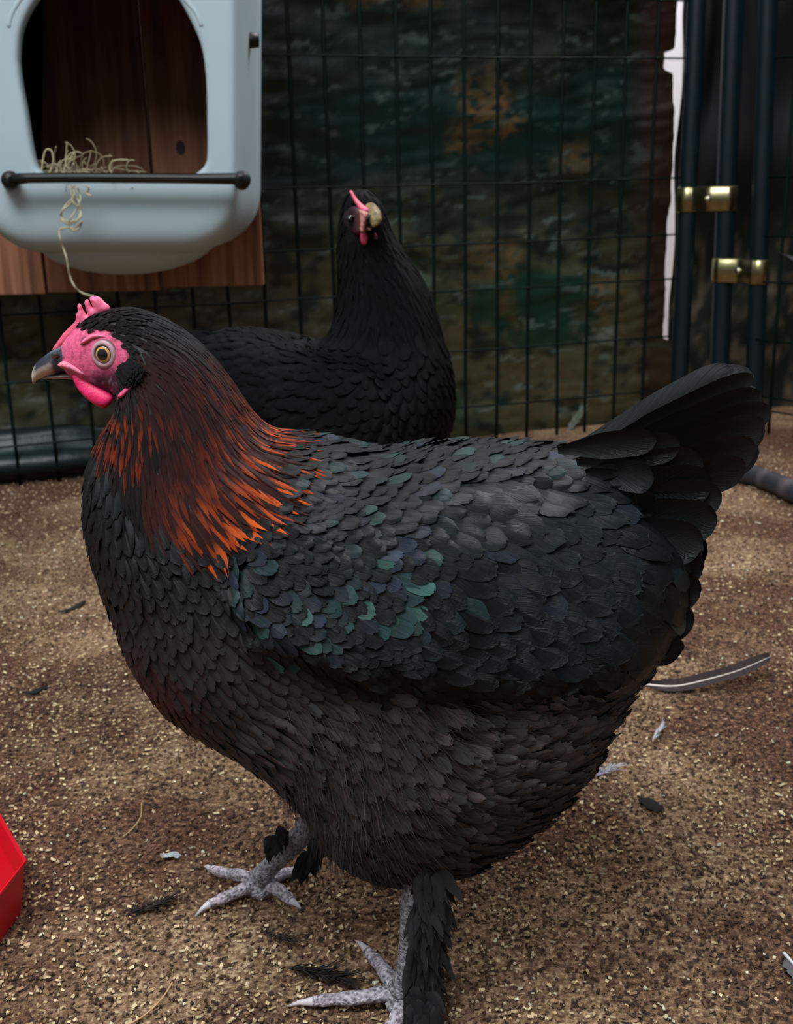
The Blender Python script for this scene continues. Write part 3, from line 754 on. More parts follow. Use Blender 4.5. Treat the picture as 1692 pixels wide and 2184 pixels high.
for q, fi, x, y in scatter(B1, 60000, lambda x, y, q: (lambda r_: r_[0] if r_ else None)(reg1(x, y, q))):
    sp_, L, Wd, lift, shape, part = reg1(x, y, q)
    loc, n_, fi2 = B1.near(q); D = B1.tangent(fi); sgn = -1 if q.y < YB else 1
    cc = None; camber = .14 if part in ('wing', 'saddle') else .25; ragged = .4; curl = 0
    if part == 'hackle':
        ragged = 0
        rr = math.hypot(x - 190, y - 740)
        # orange strength
        e = seg_dist(x, y, [(575, 895), (575, 975), (548, 1050), (490, 1098), (420, 1125), (370, 1118)], closed=False)
        o1 = (1 - sstep(30, 190, e)) * sstep(290, 400, x); o2 = blob(x, y, 262, 915, 45, 55, .5) * .8 + blob(x, y, 300, 870, 50, 30, .5) * .5; o3 = blob(x, y, 480, 860, 110, 130, .6) * .35
        om = min(1, max(o1, o2, o3) * rng.uniform(.5, 1.35))
        dk = mixc(lin(24, 20, 20), lin(56, 26, 22), sstep(210, 300, rr))
        if rr < 250 and y < 900 and not x < 280: dk = mixc(lin(20, 20, 22), lin(48, 26, 24), sstep(690, 780, y))
        if x < 300 and y > 980: dk = lin(26, 22, 22); om *= .4
        og = mixc(lin(128, 40, 18), lin(212, 90, 32), rng.random() * o1 + .1)
        cc = (lambda t_, s_, dk=dk, og=og, om=om: mixc(dk, og, om * (sstep(.3, .65, t_)) * (1 - .6 * sstep(.93, 1, t_)))) if rng.random() < .55 else (lambda t_, s_, dk=dk, om=om: mixc(dk, lin(40, 22, 18), om * .6))
        camber = .5
        D = (D + Vector((rng.uniform(-.08, .08), 0, rng.uniform(-.08, .08)))).normalized()
    elif part == 'wing':
        D = Vector((.80, 0, -.52)) if x < 800 else Vector((.88, 0, -.42 - .25 * sstep(1150, 1400, x)))
        D.x += rng.uniform(-.1, .1); D.z += rng.uniform(-.12, .12)
        c0 = black_tone(x, y)
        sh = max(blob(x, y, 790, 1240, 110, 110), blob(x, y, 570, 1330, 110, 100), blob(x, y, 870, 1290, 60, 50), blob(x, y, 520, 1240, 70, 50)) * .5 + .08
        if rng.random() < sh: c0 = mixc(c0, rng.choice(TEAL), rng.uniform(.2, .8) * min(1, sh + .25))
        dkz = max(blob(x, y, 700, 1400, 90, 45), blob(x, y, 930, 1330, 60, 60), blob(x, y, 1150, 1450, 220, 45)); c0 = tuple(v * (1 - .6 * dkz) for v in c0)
        cc = (lambda t_, s_, c0=c0: tuple(v * (.75 + .5 * sstep(.5, 1, t_) + .25 * (abs(s_) > .9)) for v in c0))
    elif part == 'fluff':
        k = sstep(850, 1200, x); D = (D + Vector((.6 * k, 0, .55 * k)) + Vector((rng.uniform(-.3, .3), 0, rng.uniform(-.3, .3)))).normalized()
        v = rng.uniform(.75, 1.35); c0 = tuple(q_ * v for q_ in mixc(lin(94, 83, 82), lin(72, 73, 75), rng.random()))
        if y > 1720: c0 = mixc(c0, lin(40, 26, 26), .5)
        cc = (lambda t_, s_, c0=c0: tuple(w_ * (.8 + .4 * t_) for w_ in c0)); ragged = .8; L *= rng.uniform(.8, 1.3); Wd *= rng.uniform(.6, 1.2); curl = .002 if x > 900 else 0
    elif part == 'saddle':
        D = (D + Vector((0, 0, -.25 * sstep(1100, 1300, x)))).normalized()
        c0 = tuple(v * .6 for v in black_tone(x, y))
        if rng.random() < (.3 if x > 1150 else .12): c0 = mixc(c0, rng.choice(TEAL), rng.uniform(.1, .45))
        cc = (lambda t_, s_, c0=c0: tuple(v * (.8 + .5 * sstep(.5, 1, t_)) for v in c0))
    else:
        c0 = black_tone(x, y); c0 = mixc(c0, mixc(lin(8, 8, 9), lin(58, 54, 54), sstep(1120, 1420, y)), .6)
        cc = (lambda t_, s_, c0=c0: tuple(v * (.75 + .6 * sstep(.6, 1, t_)) for v in c0))
    D = (D - n_ * D.dot(n_)).normalized()
    key = part + ('_far' if part == 'wing' and sgn > 0 else '')
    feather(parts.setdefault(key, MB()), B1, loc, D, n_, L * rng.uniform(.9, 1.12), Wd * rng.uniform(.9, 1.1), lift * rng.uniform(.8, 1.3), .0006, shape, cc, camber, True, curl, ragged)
names = {'hackle': ('neck_hackle', M_HACK), 'wing': ('wing', M_GLOSS), 'wing_far': ('wing', M_GLOSS), 'fluff': ('belly_fluff', M_FLUFF), 'saddle': ('saddle_plumage', M_GLOSS), 'breast': ('breast_plumage', M_FEATH)}
for k, v in parts.items():
    o = v.build(names[k][0], names[k][1], hen)
    if k == 'hackle': o['label'] = 'copper-red and black neck feathers'

# downy hairs along thigh and belly
mb = MB()
for q, fi, x, y in scatter(B1, 40000, lambda x, y, q: .0014 if (y > 1490 and x > 600) else None):
    loc, n_, f2 = B1.near(q); D = B1.tangent(fi); k = sstep(800, 1150, x)
    D = (D + Vector((.7 * k, 0, .4 * k)) + n_ * .45 + Vector((rng.uniform(-.5, .5), rng.uniform(-.3, .3), rng.uniform(-.5, .5)))).normalized()
    L = rng.uniform(.010, .021); side = D.cross(n_).normalized() * .00022; c = mixc(lin(86, 77, 76), lin(46, 44, 46), rng.random())
    p0 = loc + n_ * .001; p1 = p0 + D * L * .5; p2 = p0 + D * L + Vector((0, 0, -.003))
    mb.add([p0 - side, p0 + side, p1 + side, p1 - side, p2], [(0, 1, 2, 3), (3, 2, 4)], c, [(0, 0), (0, 0), (0, .5), (0, .5), (0, 1)])
o = mb.build('down_hairs', M_FLUFF, hen); tag(o, kind='stuff')

# tail
mb = MB()
def plume(mbx, b0, b1, wpx, dy0, dy1, tone, shape='tail', bend=0.0, tilt=0.0):
    p0 = P(b0[0], b0[1], YB + dy0); p1 = P(b1[0], b1[1], YB + dy1); d = p1 - p0; L = d.length; d.normalize()
    w = wpx * .67 / F_; s_ax = Vector((0, 1, 0)); n_ = s_ax.cross(d).normalized()
    sd = (Vector((-d.z, 0, d.x)).normalized() * math.cos(tilt) + Vector((0, 1, 0)) * math.sin(tilt)).normalized()
    nn = sd.cross(d).normalized(); V = []; C = []; U = []; r1 = rng.uniform(0, 50); n1, n2 = 16, 9
    for j in range(n1):
        t_ = 1 - (1 - j / (n1 - 1)) ** 1.8; ww = w / 2 * (min(1, .25 + t_ * 1.6) * ((1 - max(0, (t_ - .78) / .22) ** 2.2) ** .5 if t_ < 1 else .2))
        for i in range(n2):
            s_ = -1 + 2 * i / (n2 - 1)
            V.append(p0 + d * (L * t_) + sd * (s_ * ww + bend * t_ * t_) + nn * (-.18 * ww * s_ * s_ * (1 if dy1 < 0 else -1)))
            e_ = tone * (1.0 + .35 * (abs(s_) < .15)); C.append((e_ * .9, e_, e_)); U.append((s_, t_ * L * 25 + r1))
    mbx.add(V, [(j * n2 + i, j * n2 + i + 1, (j + 1) * n2 + i + 1, (j + 1) * n2 + i) for j in range(n1 - 1) for i in range(n2 - 1)], C, U)
TL = [((1225, 985), (1600, 800), 70), ((1240, 1000), (1618, 835), 90), ((1260, 1010), (1640, 868), 92), ((1280, 1030), (1638, 905), 95), ((1290, 1050), (1615, 955), 100), ((1300, 1070), (1585, 985), 90)]
for k, (a, c, w) in enumerate(TL):
    for sg in (-1, 1):
        mb = MB(); plume(mb, a, (c[0] + rng.uniform(-8, 8), c[1] + rng.uniform(-6, 6)), w, sg * (.008 + .003 * k), sg * (.010 + .006 * k), .017 * rng.uniform(.8, 1.3), tilt=sg * .35); mb.build('tail_feather', M_FEATH, hen)
for a_, b_, w_ in (((1215, 965), (1600, 792), 74), ((1250, 955), (1565, 786), 66)):
    mb = MB(); plume(mb, a_, b_, w_, -.003, .0, .010); mb.build('tail_feather', M_FEATH, hen)
CV = [((1190, 960), (1400, 935), 60), ((1230, 985), (1450, 945), 70), ((1250, 1010), (1500, 985), 85), ((1270, 1040), (1520, 1030), 95), ((1290, 1070), (1540, 1060), 95), ((1290, 1100), (1530, 1110), 100), ((1280, 1130), (1500, 1160), 100),
      ((1270, 1000), (1395, 1020), 70), ((1230, 1060), (1400, 1080), 80), ((1280, 1180), (1500, 1215), 105), ((1280, 1230), (1495, 1265), 100), ((1270, 1290), (1480, 1330), 100), ((1250, 1350), (1455, 1385), 90), ((1220, 1400), (1400, 1430), 90), ((1330, 1350), (1460, 1382), 40)]
for k, (a, c, w) in enumerate(CV):
    for sg in (-1, 1):
        mb = MB(); plume(mb, a, c, w, sg * .030 * (1 - .015 * k), sg * (.052 if k < 8 else .040), .014 * rng.uniform(.8, 1.4), tilt=sg * .25); mb.build('tail_covert', M_GLOSS, hen)

# pillow shapes in the sagittal plane
def pillow(name, poly, Y, thick, mt, parent, colf, res=4.0, smoothn=3, yfun=None):
    pl = [tuple(q) for q in crom(list(poly) + [poly[0]], smoothn)][:-1]
    pts = [Vector(q) for q in pl]; n0 = len(pts); edges_ = [(i, (i + 1) % n0) for i in range(n0)]
    xs = [q[0] for q in pl]; ys = [q[1] for q in pl]; x = min(xs)
    while x < max(xs):
        y = min(ys)
        while y < max(ys):
            xx, yy = x + rng.uniform(-.2, .2) * res, y + rng.uniform(-.2, .2) * res
            if in_poly(xx, yy, pl) and seg_dist(xx, yy, pl) > res * .5: pts.append(Vector((xx, yy)))
            y += res
        x += res
    v2, e2, f2, *_ = delaunay_2d_cdt(pts, edges_, [list(range(n0))], 1, 1e-4)
    ds_ = [0 if i < n0 else seg_dist(p.x, p.y, pl) for i, p in enumerate(v2)]; dm = max(ds_)
    V = []; C = []; Fc = []
    for sg in (-1, 1):
        for p, d in zip(v2, ds_):
            u = min(1, d / min(dm, thick * F_ / .67 * .9)); h = thick / 2 * math.sqrt(max(0, 1 - (1 - u) ** 2))
            yy = Y + (yfun(p.x, p.y) if yfun else 0)
            V.append(P(p.x, p.y, yy) + Vector((0, sg * h, 0))); C.append(colf(p.x, p.y))
    m_ = len(v2)
    for f in f2:
        Fc.append(tuple(f)); Fc.append(tuple(i + m_ for i in reversed(f)))
    o = mesh(name, V, Fc, mt, parent, C)
    bm = bmesh.new(); bm.from_mesh(o.data); bmesh.ops.remove_doubles(bm, verts=bm.verts, dist=1e-6); bmesh.ops.recalc_face_normals(bm, faces=bm.faces); bm.to_mesh(o.data); bm.free()
    return o
M_COMB = mat('comb_skin', .42, spec=.35, bump=('noise', 700, .4, .0008), subs=.3)
COMB = [(110, 746), (122, 729), (135, 711), (150, 696), (161, 684), (162, 672), (166, 664), (165, 653), (168, 647), (173, 650), (178, 661), (186, 672), (184, 660), (180, 647), (183, 639), (189, 640), (193, 650), (198, 656), (194, 645), (191, 635), (200, 631), (213, 634), (224, 645), (234, 653), (235, 664), (218, 672), (206, 682), (196, 694), (186, 702), (176, 712), (160, 722), (140, 738), (125, 750)]
pillow('comb', COMB, YB, .0062, M_COMB, hen, lambda x, y: mixc(lin(242, 116, 152), lin(206, 66, 92), sstep(660, 700, y - (x - 150) * .25) * .5 + .3 * sstep(0, .5, ncol(x * .1, y * .1))), res=3, smoothn=2)
WAT = [(152, 800), (160, 796), (175, 800), (195, 812), (218, 828), (236, 840), (242, 850), (236, 861), (224, 870), (207, 866), (188, 853), (172, 838), (160, 820)]
for sg in (-1, 1):
    pillow('wattle', WAT, YB + sg * .0115, .0055, M_COMB, hen, lambda x, y: mixc(lin(244, 50, 114), lin(226, 34, 92), sstep(0, .5, ncol(x * .08, y * .08))), yfun=(lambda x, y, s=sg: s * .004 * sstep(800, 860, y)))
    pillow('ear_lobe', [(249, 852), (252, 842), (268, 826), (282, 814), (298, 815), (296, 824), (280, 834), (262, 848)], YB + sg * .0290, .005, M_COMB, hen, lambda x, y: lin(222, 92, 134))
    pillow('eyebrow_ridge', [(168, 738), (180, 722), (200, 712), (225, 713), (246, 727), (252, 742), (240, 732), (222, 722), (202, 722), (184, 732)], YB + sg * .0160, .0035, M_SKIN, hen, lambda x, y: lin(220, 112, 144))
    pillow('cheek_ridge', [(122, 778), (135, 770), (155, 776), (172, 786), (188, 800), (186, 803), (168, 798), (150, 790), (132, 786)], YB + sg * .0112, .005, M_SKIN, hen, lambda x, y: lin(232, 132, 158), yfun=(lambda x, y, s=sg: s * .0035 * sstep(130, 180, x)))
# beak
def loftpx(name, st, mt, parent, colf, n=24, sub=5, Yc=YB):
    R = crom([(a, b_, c, d, w) for ((a, b_), (c, d), w) in st], sub); V = []; C = []
    for (tx, ty, bx, by, w) in R:
        T = P(tx, ty, Yc); B = P(bx, by, Yc); c = (T + B) / 2; a = (T - B) / 2
        for k in range(n):
            ph = 2 * math.pi * k / n; V.append(c + a * math.cos(ph) + Vector((0, math.sin(ph) * max(w, .0002), 0)))
            yy = (ty + by) / 2 - (by - ty) / 2 * math.cos(ph); C.append(colf((tx + bx) / 2, yy, math.cos(ph)))
    m_ = len(R); Fc = [(i * n + k, (i + 1) * n + k, (i + 1) * n + (k + 1) % n, i * n + (k + 1) % n) for i in range(m_ - 1) for k in range(n)]
    Fc.append(tuple(range(n))); Fc.append(tuple((m_ - 1) * n + k for k in range(n - 1, -1, -1)))
    return mesh(name, V, Fc, mt, parent, C)
def beakc(x, y, cs):
    horn = lin(206, 186, 170); dark = lin(44, 46, 58)
    k = sstep(-.25, .35, cs) * sstep(72, 84, x) ; k = max(k, sstep(108, 122, x) * .95)
    c = mixc(horn, dark, k); return mixc(c, lin(150, 160, 180), sstep(.75, 1, cs) * sstep(95, 130, x) * .6)
bk = loftpx('beak', [((148, 722), (160, 792), .0092), ((130, 737), (142, 793), .0088), ((112, 747), (124, 797), .0078), ((96, 758), (106, 801), .0066), ((82, 769), (90, 806), .0052), ((73, 782), (79, 811), .0036), ((68, 797), (73, 817), .0018), ((69, 812), (71, 819), .0005)], M_BEAK, hen, beakc)
loftpx('lower_beak', [((165, 790), (168, 810), .0070), ((140, 794), (142, 807), .0060), ((118, 797), (118, 808), .0048), ((98, 799), (98, 808), .0028), ((88, 801), (88, 806), .0008)], M_BEAK, bk, lambda x, y, cs: mixc(lin(120, 104, 96), lin(222, 200, 184), sstep(-.2, -.8, cs)))
for sg in (-1, 1):
    pillow('nostril', [(108, 757), (113, 751), (121, 751), (127, 757), (121, 763), (112, 764)], YB + sg * .0090, .003, mat('nostril_dark', .6), bk, lambda x, y: mixc(lin(36, 30, 40), lin(160, 130, 140), sstep(757, 764, y)), res=2.5, smoothn=2)
# eyes
def disc_obj(name, cpx, rad, sg, mt, parent, prof, flat=.5, yoff=0):
    c = P(cpx[0], cpx[1], YB - .0165); c = B1.near(Vector((c.x, YB + sg * .03, c.z)))[0]; c.y += sg * (yoff - .0002); V = []; C = []; n = 40
    ax = Vector((-.25, sg * 1, .05)).normalized(); e1 = ax.cross(Vector((0, 0, 1))).normalized(); e2 = ax.cross(e1)
    rows = len(prof)
    for (rr, hh, col) in prof:
        for k in range(n):
            a = 2 * math.pi * k / n; V.append(c + (e1 * math.cos(a) * 1.0 + e2 * math.sin(a) * 1.04) * rr * rad + ax * hh * rad); C.append(col)
    Fc = [(i * n + k, (i + 1) * n + k, (i + 1) * n + (k + 1) % n, i * n + (k + 1) % n) for i in range(rows - 1) for k in range(n)]; Fc.append(tuple(range((rows - 1) * n, rows * n)))
    return mesh(name, V, Fc, mt, parent, C)
for sg in (-1, 1):
    A_ = lin(214, 160, 100); A2 = lin(120, 74, 44); K_ = (.002, .002, .002)
    ey = disc_obj('eye', (214, 747), .0045, sg, M_EYE, hen, [(1.05, -.4, A2), (1.03, .14, A2), (.9, .26, A_), (.75, .33, A_), (.70, .36, A_), (.67, .37, K_), (.5, .40, K_), (.3, .44, K_), (.1, .47, K_), (.01, .47, K_)])
    L1 = lin(190, 150, 160); L2 = lin(120, 84, 92)
    disc_obj('eyelid', (214, 748), .0045, sg, mat('eyelid_skin', .4, spec=.4), ey, [(1.8, -.75, L2), (1.68, .0, L2), (1.55, .2, L1), (1.38, .3, L1), (1.2, .34, L1), (1.08, .30, L2), (1.0, .12, L2), (.95, -.4, L2)][:8])
# black ear tuft
for sg in (-1, 1):
    mb = MB()
    for k in range(150):
        a = rng.uniform(0, 2 * math.pi); r_ = rng.random() ** .5; x = 268 + 28 * r_ * math.cos(a); y = 785 + 20 * r_ * math.sin(a)
        p = P(x, y, YB - .0205); loc, n_, fi = B1.near(Vector((p.x, YB + sg * .03, p.z)))
        D = Vector((.8, 0, -.35 + rng.uniform(-.3, .3))); D = (D - n_ * D.dot(n_)).normalized()
        feather(mb, B1, loc, D, n_, .007, .0038, .0012, .0012 + .0025 * (1 - r_), 'round', lambda t_, s_: (.008, .009, .009), .3, False)
    mb.build('ear_tuft', M_DARK, hen)

# legs -------------------------------------------------------------
NAIL = mat('claw_horn', .35, spec=.5)
GR, GD, PKK = lin(156, 154, 160), lin(84, 82, 86), lin(206, 172, 190)
def toe(mbx, pts, r0_, r1_, root, claw_tip, pinkness=.4):
    q = [Vector(c) for c in crom([tuple(p) for p in pts], 4)]; m_ = len(q)
    rad = [r0_ * (1 - i / (m_ - 1)) + r1_ * i / (m_ - 1) + .0004 * math.sin(i * 1.6) for i in range(m_)]
    mbx.tube(q, rad, 12, col=[mixc(GR if i % 2 else mixc(GR, GD, .35), PKK, pinkness * i / m_) for i in range(m_)], flat=.85)
    cl = MB(); e_ = q[-1]; d = (q[-1] - q[-3]).normalized(); tip = Vector(claw_tip)
    cl.tube([e_ - d * .003, e_, e_.lerp(tip, .5) + Vector((0, 0, .001)), tip], [r1_ * .9, r1_ * .8, r1_ * .45, .0003], 10, col=lin(214, 208, 212)); return cl
def build_leg(shank, foot, toes, hock_r=.0075, lab=None):
    mbx = MB(); root = None; claws = []
    q = [Vector(c) for c in crom([tuple(p) for p in shank], 5)]; m_ = len(q)
    mbx.tube(q, [hock_r + (.0015 * math.sin(i / (m_ - 1) * math.pi * 2.0 + .5)) for i in range(m_)], 18, col=[mixc(GR, GD, .5 + .5 * ncol(i * .7, 2)) for i in range(m_)])
    mbx.tube([foot + Vector((0, 0, .011)), foot + Vector((0, 0, .006)), foot + Vector((0, 0, .001))], [.006, .0105, .0095], 16, col=GR)
    for pts, tip in toes: claws.append(toe(mbx, pts, .0058, .0036, None, tip))
    lg = mbx.build('leg', M_SCALE, hen)
    for c in claws: c.build('claw', NAIL, lg)
    return lg
def Gz(x, y, z): return G(x, y, z)
# far leg (her right side, away from the camera)
f1 = G(556, 1885, .008); f1g = Vector((f1.x, f1.y, 0))
def fromfoot(f, x, y, z): return G(x, y, z)
build_leg([P(760, 1640, YB + .045), P(690, 1730, f1.y + .003), P(625, 1800, f1.y + .001), f1 + Vector((.006, 0, .012)), f1 + Vector((0, 0, .004))], f1g,
          [([f1 + Vector((0, 0, .002)), G(515, 1868, .010), G(480, 1862, .008), G(452, 1854, .005)], G(434, 1848, .002)),
           ([f1, G(525, 1895, .008), G(485, 1912, .007), G(447, 1928, .005)], G(416, 1954, .001)),
           ([f1, G(590, 1896, .008), G(610, 1912, .006), G(622, 1922, .005)], G(645, 1942, .001)),
           ([f1, G(590, 1868, .007), G(612, 1862, .005), G(628, 1858, .004)], G(640, 1856, .001))], .0082)
# near leg
f2 = G(856, 2125, .008); f2g = Vector((f2.x, f2.y, 0))
build_leg([P(1000, 1700, YB - .05), P(930, 1800, f2.y + .01), P(888, 1900, f2.y + .003), P(876, 2000, f2.y + .001), f2 + Vector((.003, 0, .012)), f2 + Vector((0, 0, .004))], f2g,
          [([f2, G(820, 2120, .009), G(760, 2128, .008), G(700, 2132, .006), G(668, 2136, .005)], G(612, 2146, .001)),
           ([f2, G(830, 2085, .009), G(805, 2052, .007), G(785, 2030, .005)], G(757, 2005, .002)),
           ([f2, G(850, 2165, .008), G(836, 2190, .006), G(826, 2205, .005)], G(812, 2222, .001)),
           ([f2, G(900, 2085, .007), G(925, 2062, .006), G(938, 2050, .005)], G(955, 2034, .001))], .0082)
# leg feathering (outer side of the near shank, small tuft on the far one)
def legfeathers(line, rx, n, name, spread=.5, L0=.022, ax=(.3, 0, -1)):
    mbx = MB(); q = [Vector(c) for c in crom([tuple(p) for p in line], 8)]
    for k in range(n):
        t_ = rng.random(); p = q[int(t_ * (len(q) - 1))] + Vector((rng.uniform(-.2, 1) * rx, -rng.random() * rx, rng.uniform(-1, 1) * .004))
        n_ = Vector((rng.uniform(-.2, .9), -1, .1)).normalized(); D = (Vector(ax) + Vector((rng.uniform(-spread, spread), rng.uniform(-.2, .2), rng.uniform(-.2, .2)))).normalized()
        D = (D - n_ * D.dot(n_)).normalized(); v = rng.uniform(.7, 1.5); c0 = tuple(z_ * v for z_ in lin(46, 44, 46))
        feather(mbx, None, p, D, n_, L0 * rng.uniform(.6, 1.3), .0075 * rng.uniform(.5, 1.2), rng.uniform(0, .004), .001, 'point', lambda a, b_, c0=c0: c0, .35, False, rng.uniform(-.002, .004), .7)
    return mbx.build(name, M_FLUFF, hen)
legfeathers([P(905, 1840, f2.y - .004), P(894, 1930, f2.y - .006), P(886, 2020, f2.y - .007), P(878, 2090, f2.y - .007)], .010, 260, 'leg_feathering', L0=.024, ax=(.12, 0, -1))
legfeathers([G(885, 2080, .03), G(882, 2140, .02), G(880, 2175, .012)], .012, 110, 'leg_feathering', L0=.018, ax=(.1, -.2, -1))
legfeathers([P(612, 1765, f1.y - .004), P(590, 1775, f1.y - .006), P(576, 1792, f1.y - .006)], .004, 16, 'leg_feathering', .5, .010, (-.5, 0, -1))
legfeathers([P(700, 1745, f1.y - .006), P(665, 1800, f1.y - .004), P(640, 1830, f1.y - .002)], .004, 60, 'leg_feathering', .4, .018, (-.25, 0, -1))

# ---------------- second hen at the back
Y2 = 1.17
st2 = [((762, 404), (784, 404), .006), ((742, 416), (806, 428), .017), ((730, 445), (822, 458), .0235), ((724, 495), (836, 500), .027), ((722, 555), (866, 545), .031), ((720, 615), (903, 598), .040), ((712, 672), (930, 655), .050), ((690, 722), (950, 725), .062),
       ((655, 738), (965, 790), .074), ((605, 722), (971, 860), .086), ((555, 708), (955, 935), .094), ((505, 702), (910, 1010), .097), ((468, 706), (840, 1060), .096), ((440, 718), (750, 1075), .09),
       ((418, 735), (640, 1050), .075), ((400, 765), (530, 990), .052), ((392, 800), (440, 910), .022)]
def bump2(x, y):
    Wp = [(560, 800), (680, 740), (790, 760), (850, 860), (880, 960), (800, 1010), (640, 1000), (540, 900)]
    if not in_poly(x, y, Wp): return 0
    return .012 * sstep(0, 40, seg_dist(x, y, Wp))
B2 = Body(st2, Y2, sub=5, nseg=48, bump=bump2, inset=.003)
hen2 = empty('hen', (P(740, 900, Y2).x, Y2, 0)); tag(hen2, 'all-black hen standing upright at the back, in front of the mesh fence', 'hen')
mesh('body', B2.V, B2.F, M_BODY, hen2, [lin(14, 14, 15)] * len(B2.V))
def reg2(x, y, q):
    if y < 700 and x > 690: k = sstep(430, 620, y); return (.0038 + .0018 * k, .013 + .018 * k, .005 + .004 * k, .0018, 'point', 'neck_hackle')
    return (.0085, .028, .016, .004, 'round', 'plumage')
parts = {}
for q, fi, x, y in scatter(B2, 30000, lambda x, y, q: reg2(x, y, q)[0]):
    sp_, L, Wd, lift, shape, part = reg2(x, y, q)
    if 738 < x < 815 and 430 < y < 505 and q.y < Y2 - .008: continue
    loc, n_, f2_ = B2.near(q); D = B2.tangent(fi)
    if part == 'plumage' and x < 880: D = D + Vector((-.3, 0, -.3))
    D = (D - n_ * D.dot(n_)).normalized(); v = rng.uniform(.7, 1.4); c0 = tuple(z_ * v for z_ in lin(7, 7, 8))
    if part == 'plumage' and 840 < x < 920 and y > 800: c0 = tuple(z_ * 1.7 for z_ in c0)
    feather(parts.setdefault(part, MB()), B2, loc, D, n_, L, Wd, lift, .0008, shape, lambda t_, s_, c0=c0: tuple(z_ * (.8 + .4 * t_) for z_ in c0))
for k, v in parts.items(): v.build(k, M_DARK, hen2)
# tail of the second hen, low behind the front hen's neck
def plume2(mbx, b0, b1, w, dy):
    p0 = P(b0[0], b0[1], Y2 + dy * .3); p1 = P(b1[0], b1[1], Y2 + dy); d = (p1 - p0); L = d.length; d.normalize(); sd = Vector((-d.z, .3 * (1 if dy > 0 else -1), d.x)).normalized(); V = []; C = []; U = []
    for j in range(10):
        t_ = j / 9; ww = w / 2 * min(1, .3 + t_ * 1.5) * ((1 - max(0, (t_ - .7) / .3) ** 2.4) ** .5 if t_ < 1 else .3)
        for i in range(5):
            s_ = -1 + i / 2; V.append(p0 + d * L * t_ + sd * s_ * ww); C.append(lin(16, 17, 18)); U.append((s_, t_ * 2))
    mbx.add(V, [(j * 5 + i, j * 5 + i + 1, (j + 1) * 5 + i + 1, (j + 1) * 5 + i) for j in range(9) for i in range(4)], C, U)
mb = MB()
for k, (a, c) in enumerate((((520, 760), (380, 730)), ((520, 780), (362, 760)), ((520, 800), (350, 795)), ((500, 820), (350, 830)), ((500, 850), (360, 870)))):
    for sg in (-1, 1): plume2(mb, a, c, .035, sg * (.006 + .006 * k))
mb.build('tail_feathers', M_DARK, hen2)
# head of the second hen, tipped towards the camera
hy = Y2 - .030
def tube2(name, pts, rad, mt, col, parent, flat=1.0):
    mbx = MB(); mbx.tube([P(*p) for p in [tuple(c) for c in crom(pts, 4)]], [r_ for r_ in [float(c[0]) for c in crom([(r_,) for r_ in rad], 4)]], 14, col=col, flat=flat); return mbx.build(name, mt, parent)
M_BK2 = mat('mottled_beak', .5, spec=.3, mixn=(160, .25, 1.35), bump=('noise', 250, .5, .002))
bk2 = tube2('beak', [(788, 446, hy + .016), (795, 456, hy - .002), (800, 469, hy - .014), (797, 484, hy - .020)], [.0078, .0082, .0066, .0012], M_BK2, lin(140, 122, 82), hen2, .9)
tube2('lower_beak', [(778, 480, hy + .008), (784, 486, hy - .006), (790, 490, hy - .014)], [.0065, .005, .001], M_BK2, lin(110, 90, 70), bk2, .6)
cm = [(745, 407), (751, 406), (757, 416), (766, 428), (777, 438), (788, 446), (786, 456), (776, 456), (766, 448), (758, 434), (750, 420)]
pillow('comb', cm, hy - .004, .012, M_COMB, hen2, lambda x, y: lin(222, 96, 126), res=4, smoothn=2, yfun=lambda x, y: .006 - .010 * sstep(410, 450, y))
pillow('cere', [(766, 446), (776, 448), (786, 454), (786, 466), (780, 480), (776, 498), (768, 494), (768, 474)], hy - .012, .012, M_SKIN, hen2, lambda x, y: mixc(lin(216, 150, 140), lin(120, 84, 76), sstep(.0, .4, ncol(x * .15, y * .15, 3))), res=3)
pillow('nostril', [(783, 458), (787, 455), (791, 460), (788, 470), (783, 472), (780, 466)], hy - .016, .008, bpy.data.materials['nostril_dark'], bk2, lambda x, y: lin(40, 32, 26), res=3)
pillow('face_skin', [(732, 462), (742, 444), (756, 440), (768, 450), (772, 478), (768, 500), (752, 500), (736, 486)], hy + .004, .012, M_SKIN, hen2, lambda x, y: mixc(lin(40, 26, 32), lin(96, 56, 62), sstep(748, 772, x)), res=4, yfun=lambda x, y: .010 - .014 * sstep(740, 772, x))
pillow('wattle', [(770, 490), (779, 492), (784, 505), (783, 518), (777, 524), (770, 518), (768, 503)], hy - .002, .006, M_COMB, hen2, lambda x, y: lin(198, 66, 102), res=3)
pillow('wattle', [(796, 496), (802, 497), (806, 506), (804, 514), (799, 514), (796, 506)], hy + .004, .004, M_COMB, hen2, lambda x, y: lin(120, 62, 74), res=3)
mb = MB(); p = P(748, 466, hy + .001); mb.tube([p + Vector((0, .006, 0)), p, p + Vector((-.001, -.003, 0)), p + Vector((-.0012, -.0042, 0))], [.0035, .0035, .0024, .0004], 14, col=lin(16, 10, 9)); mb.build('eye', M_EYE, hen2)
# legs of the second hen (behind the front hen)
for dx, dy in ((-.02, -.04), (.04, .045)):
    p = P(780, 1050, Y2); base = Vector((p.x + dx, Y2 + dy, 0)); mb = MB()
    mb.tube([Vector((base.x - .01, base.y, p.z + .03)), Vector((base.x - .015, base.y, .10)), base + Vector((0, 0, .006))], [.016, .008, .007], 12, col=GD)
    for a in (-.5, 0, .5, math.pi): 
        L = .055 if a != math.pi else .025
        mb.tube([base + Vector((0, 0, .007)), base + Vector((math.cos(a) * L * .6, math.sin(a) * L * .6, .006)), base + Vector((math.cos(a) * L, math.sin(a) * L, .003))], [.006, .0045, .0015], 10, col=GD)
    mb.build('leg', M_SCALE, hen2)

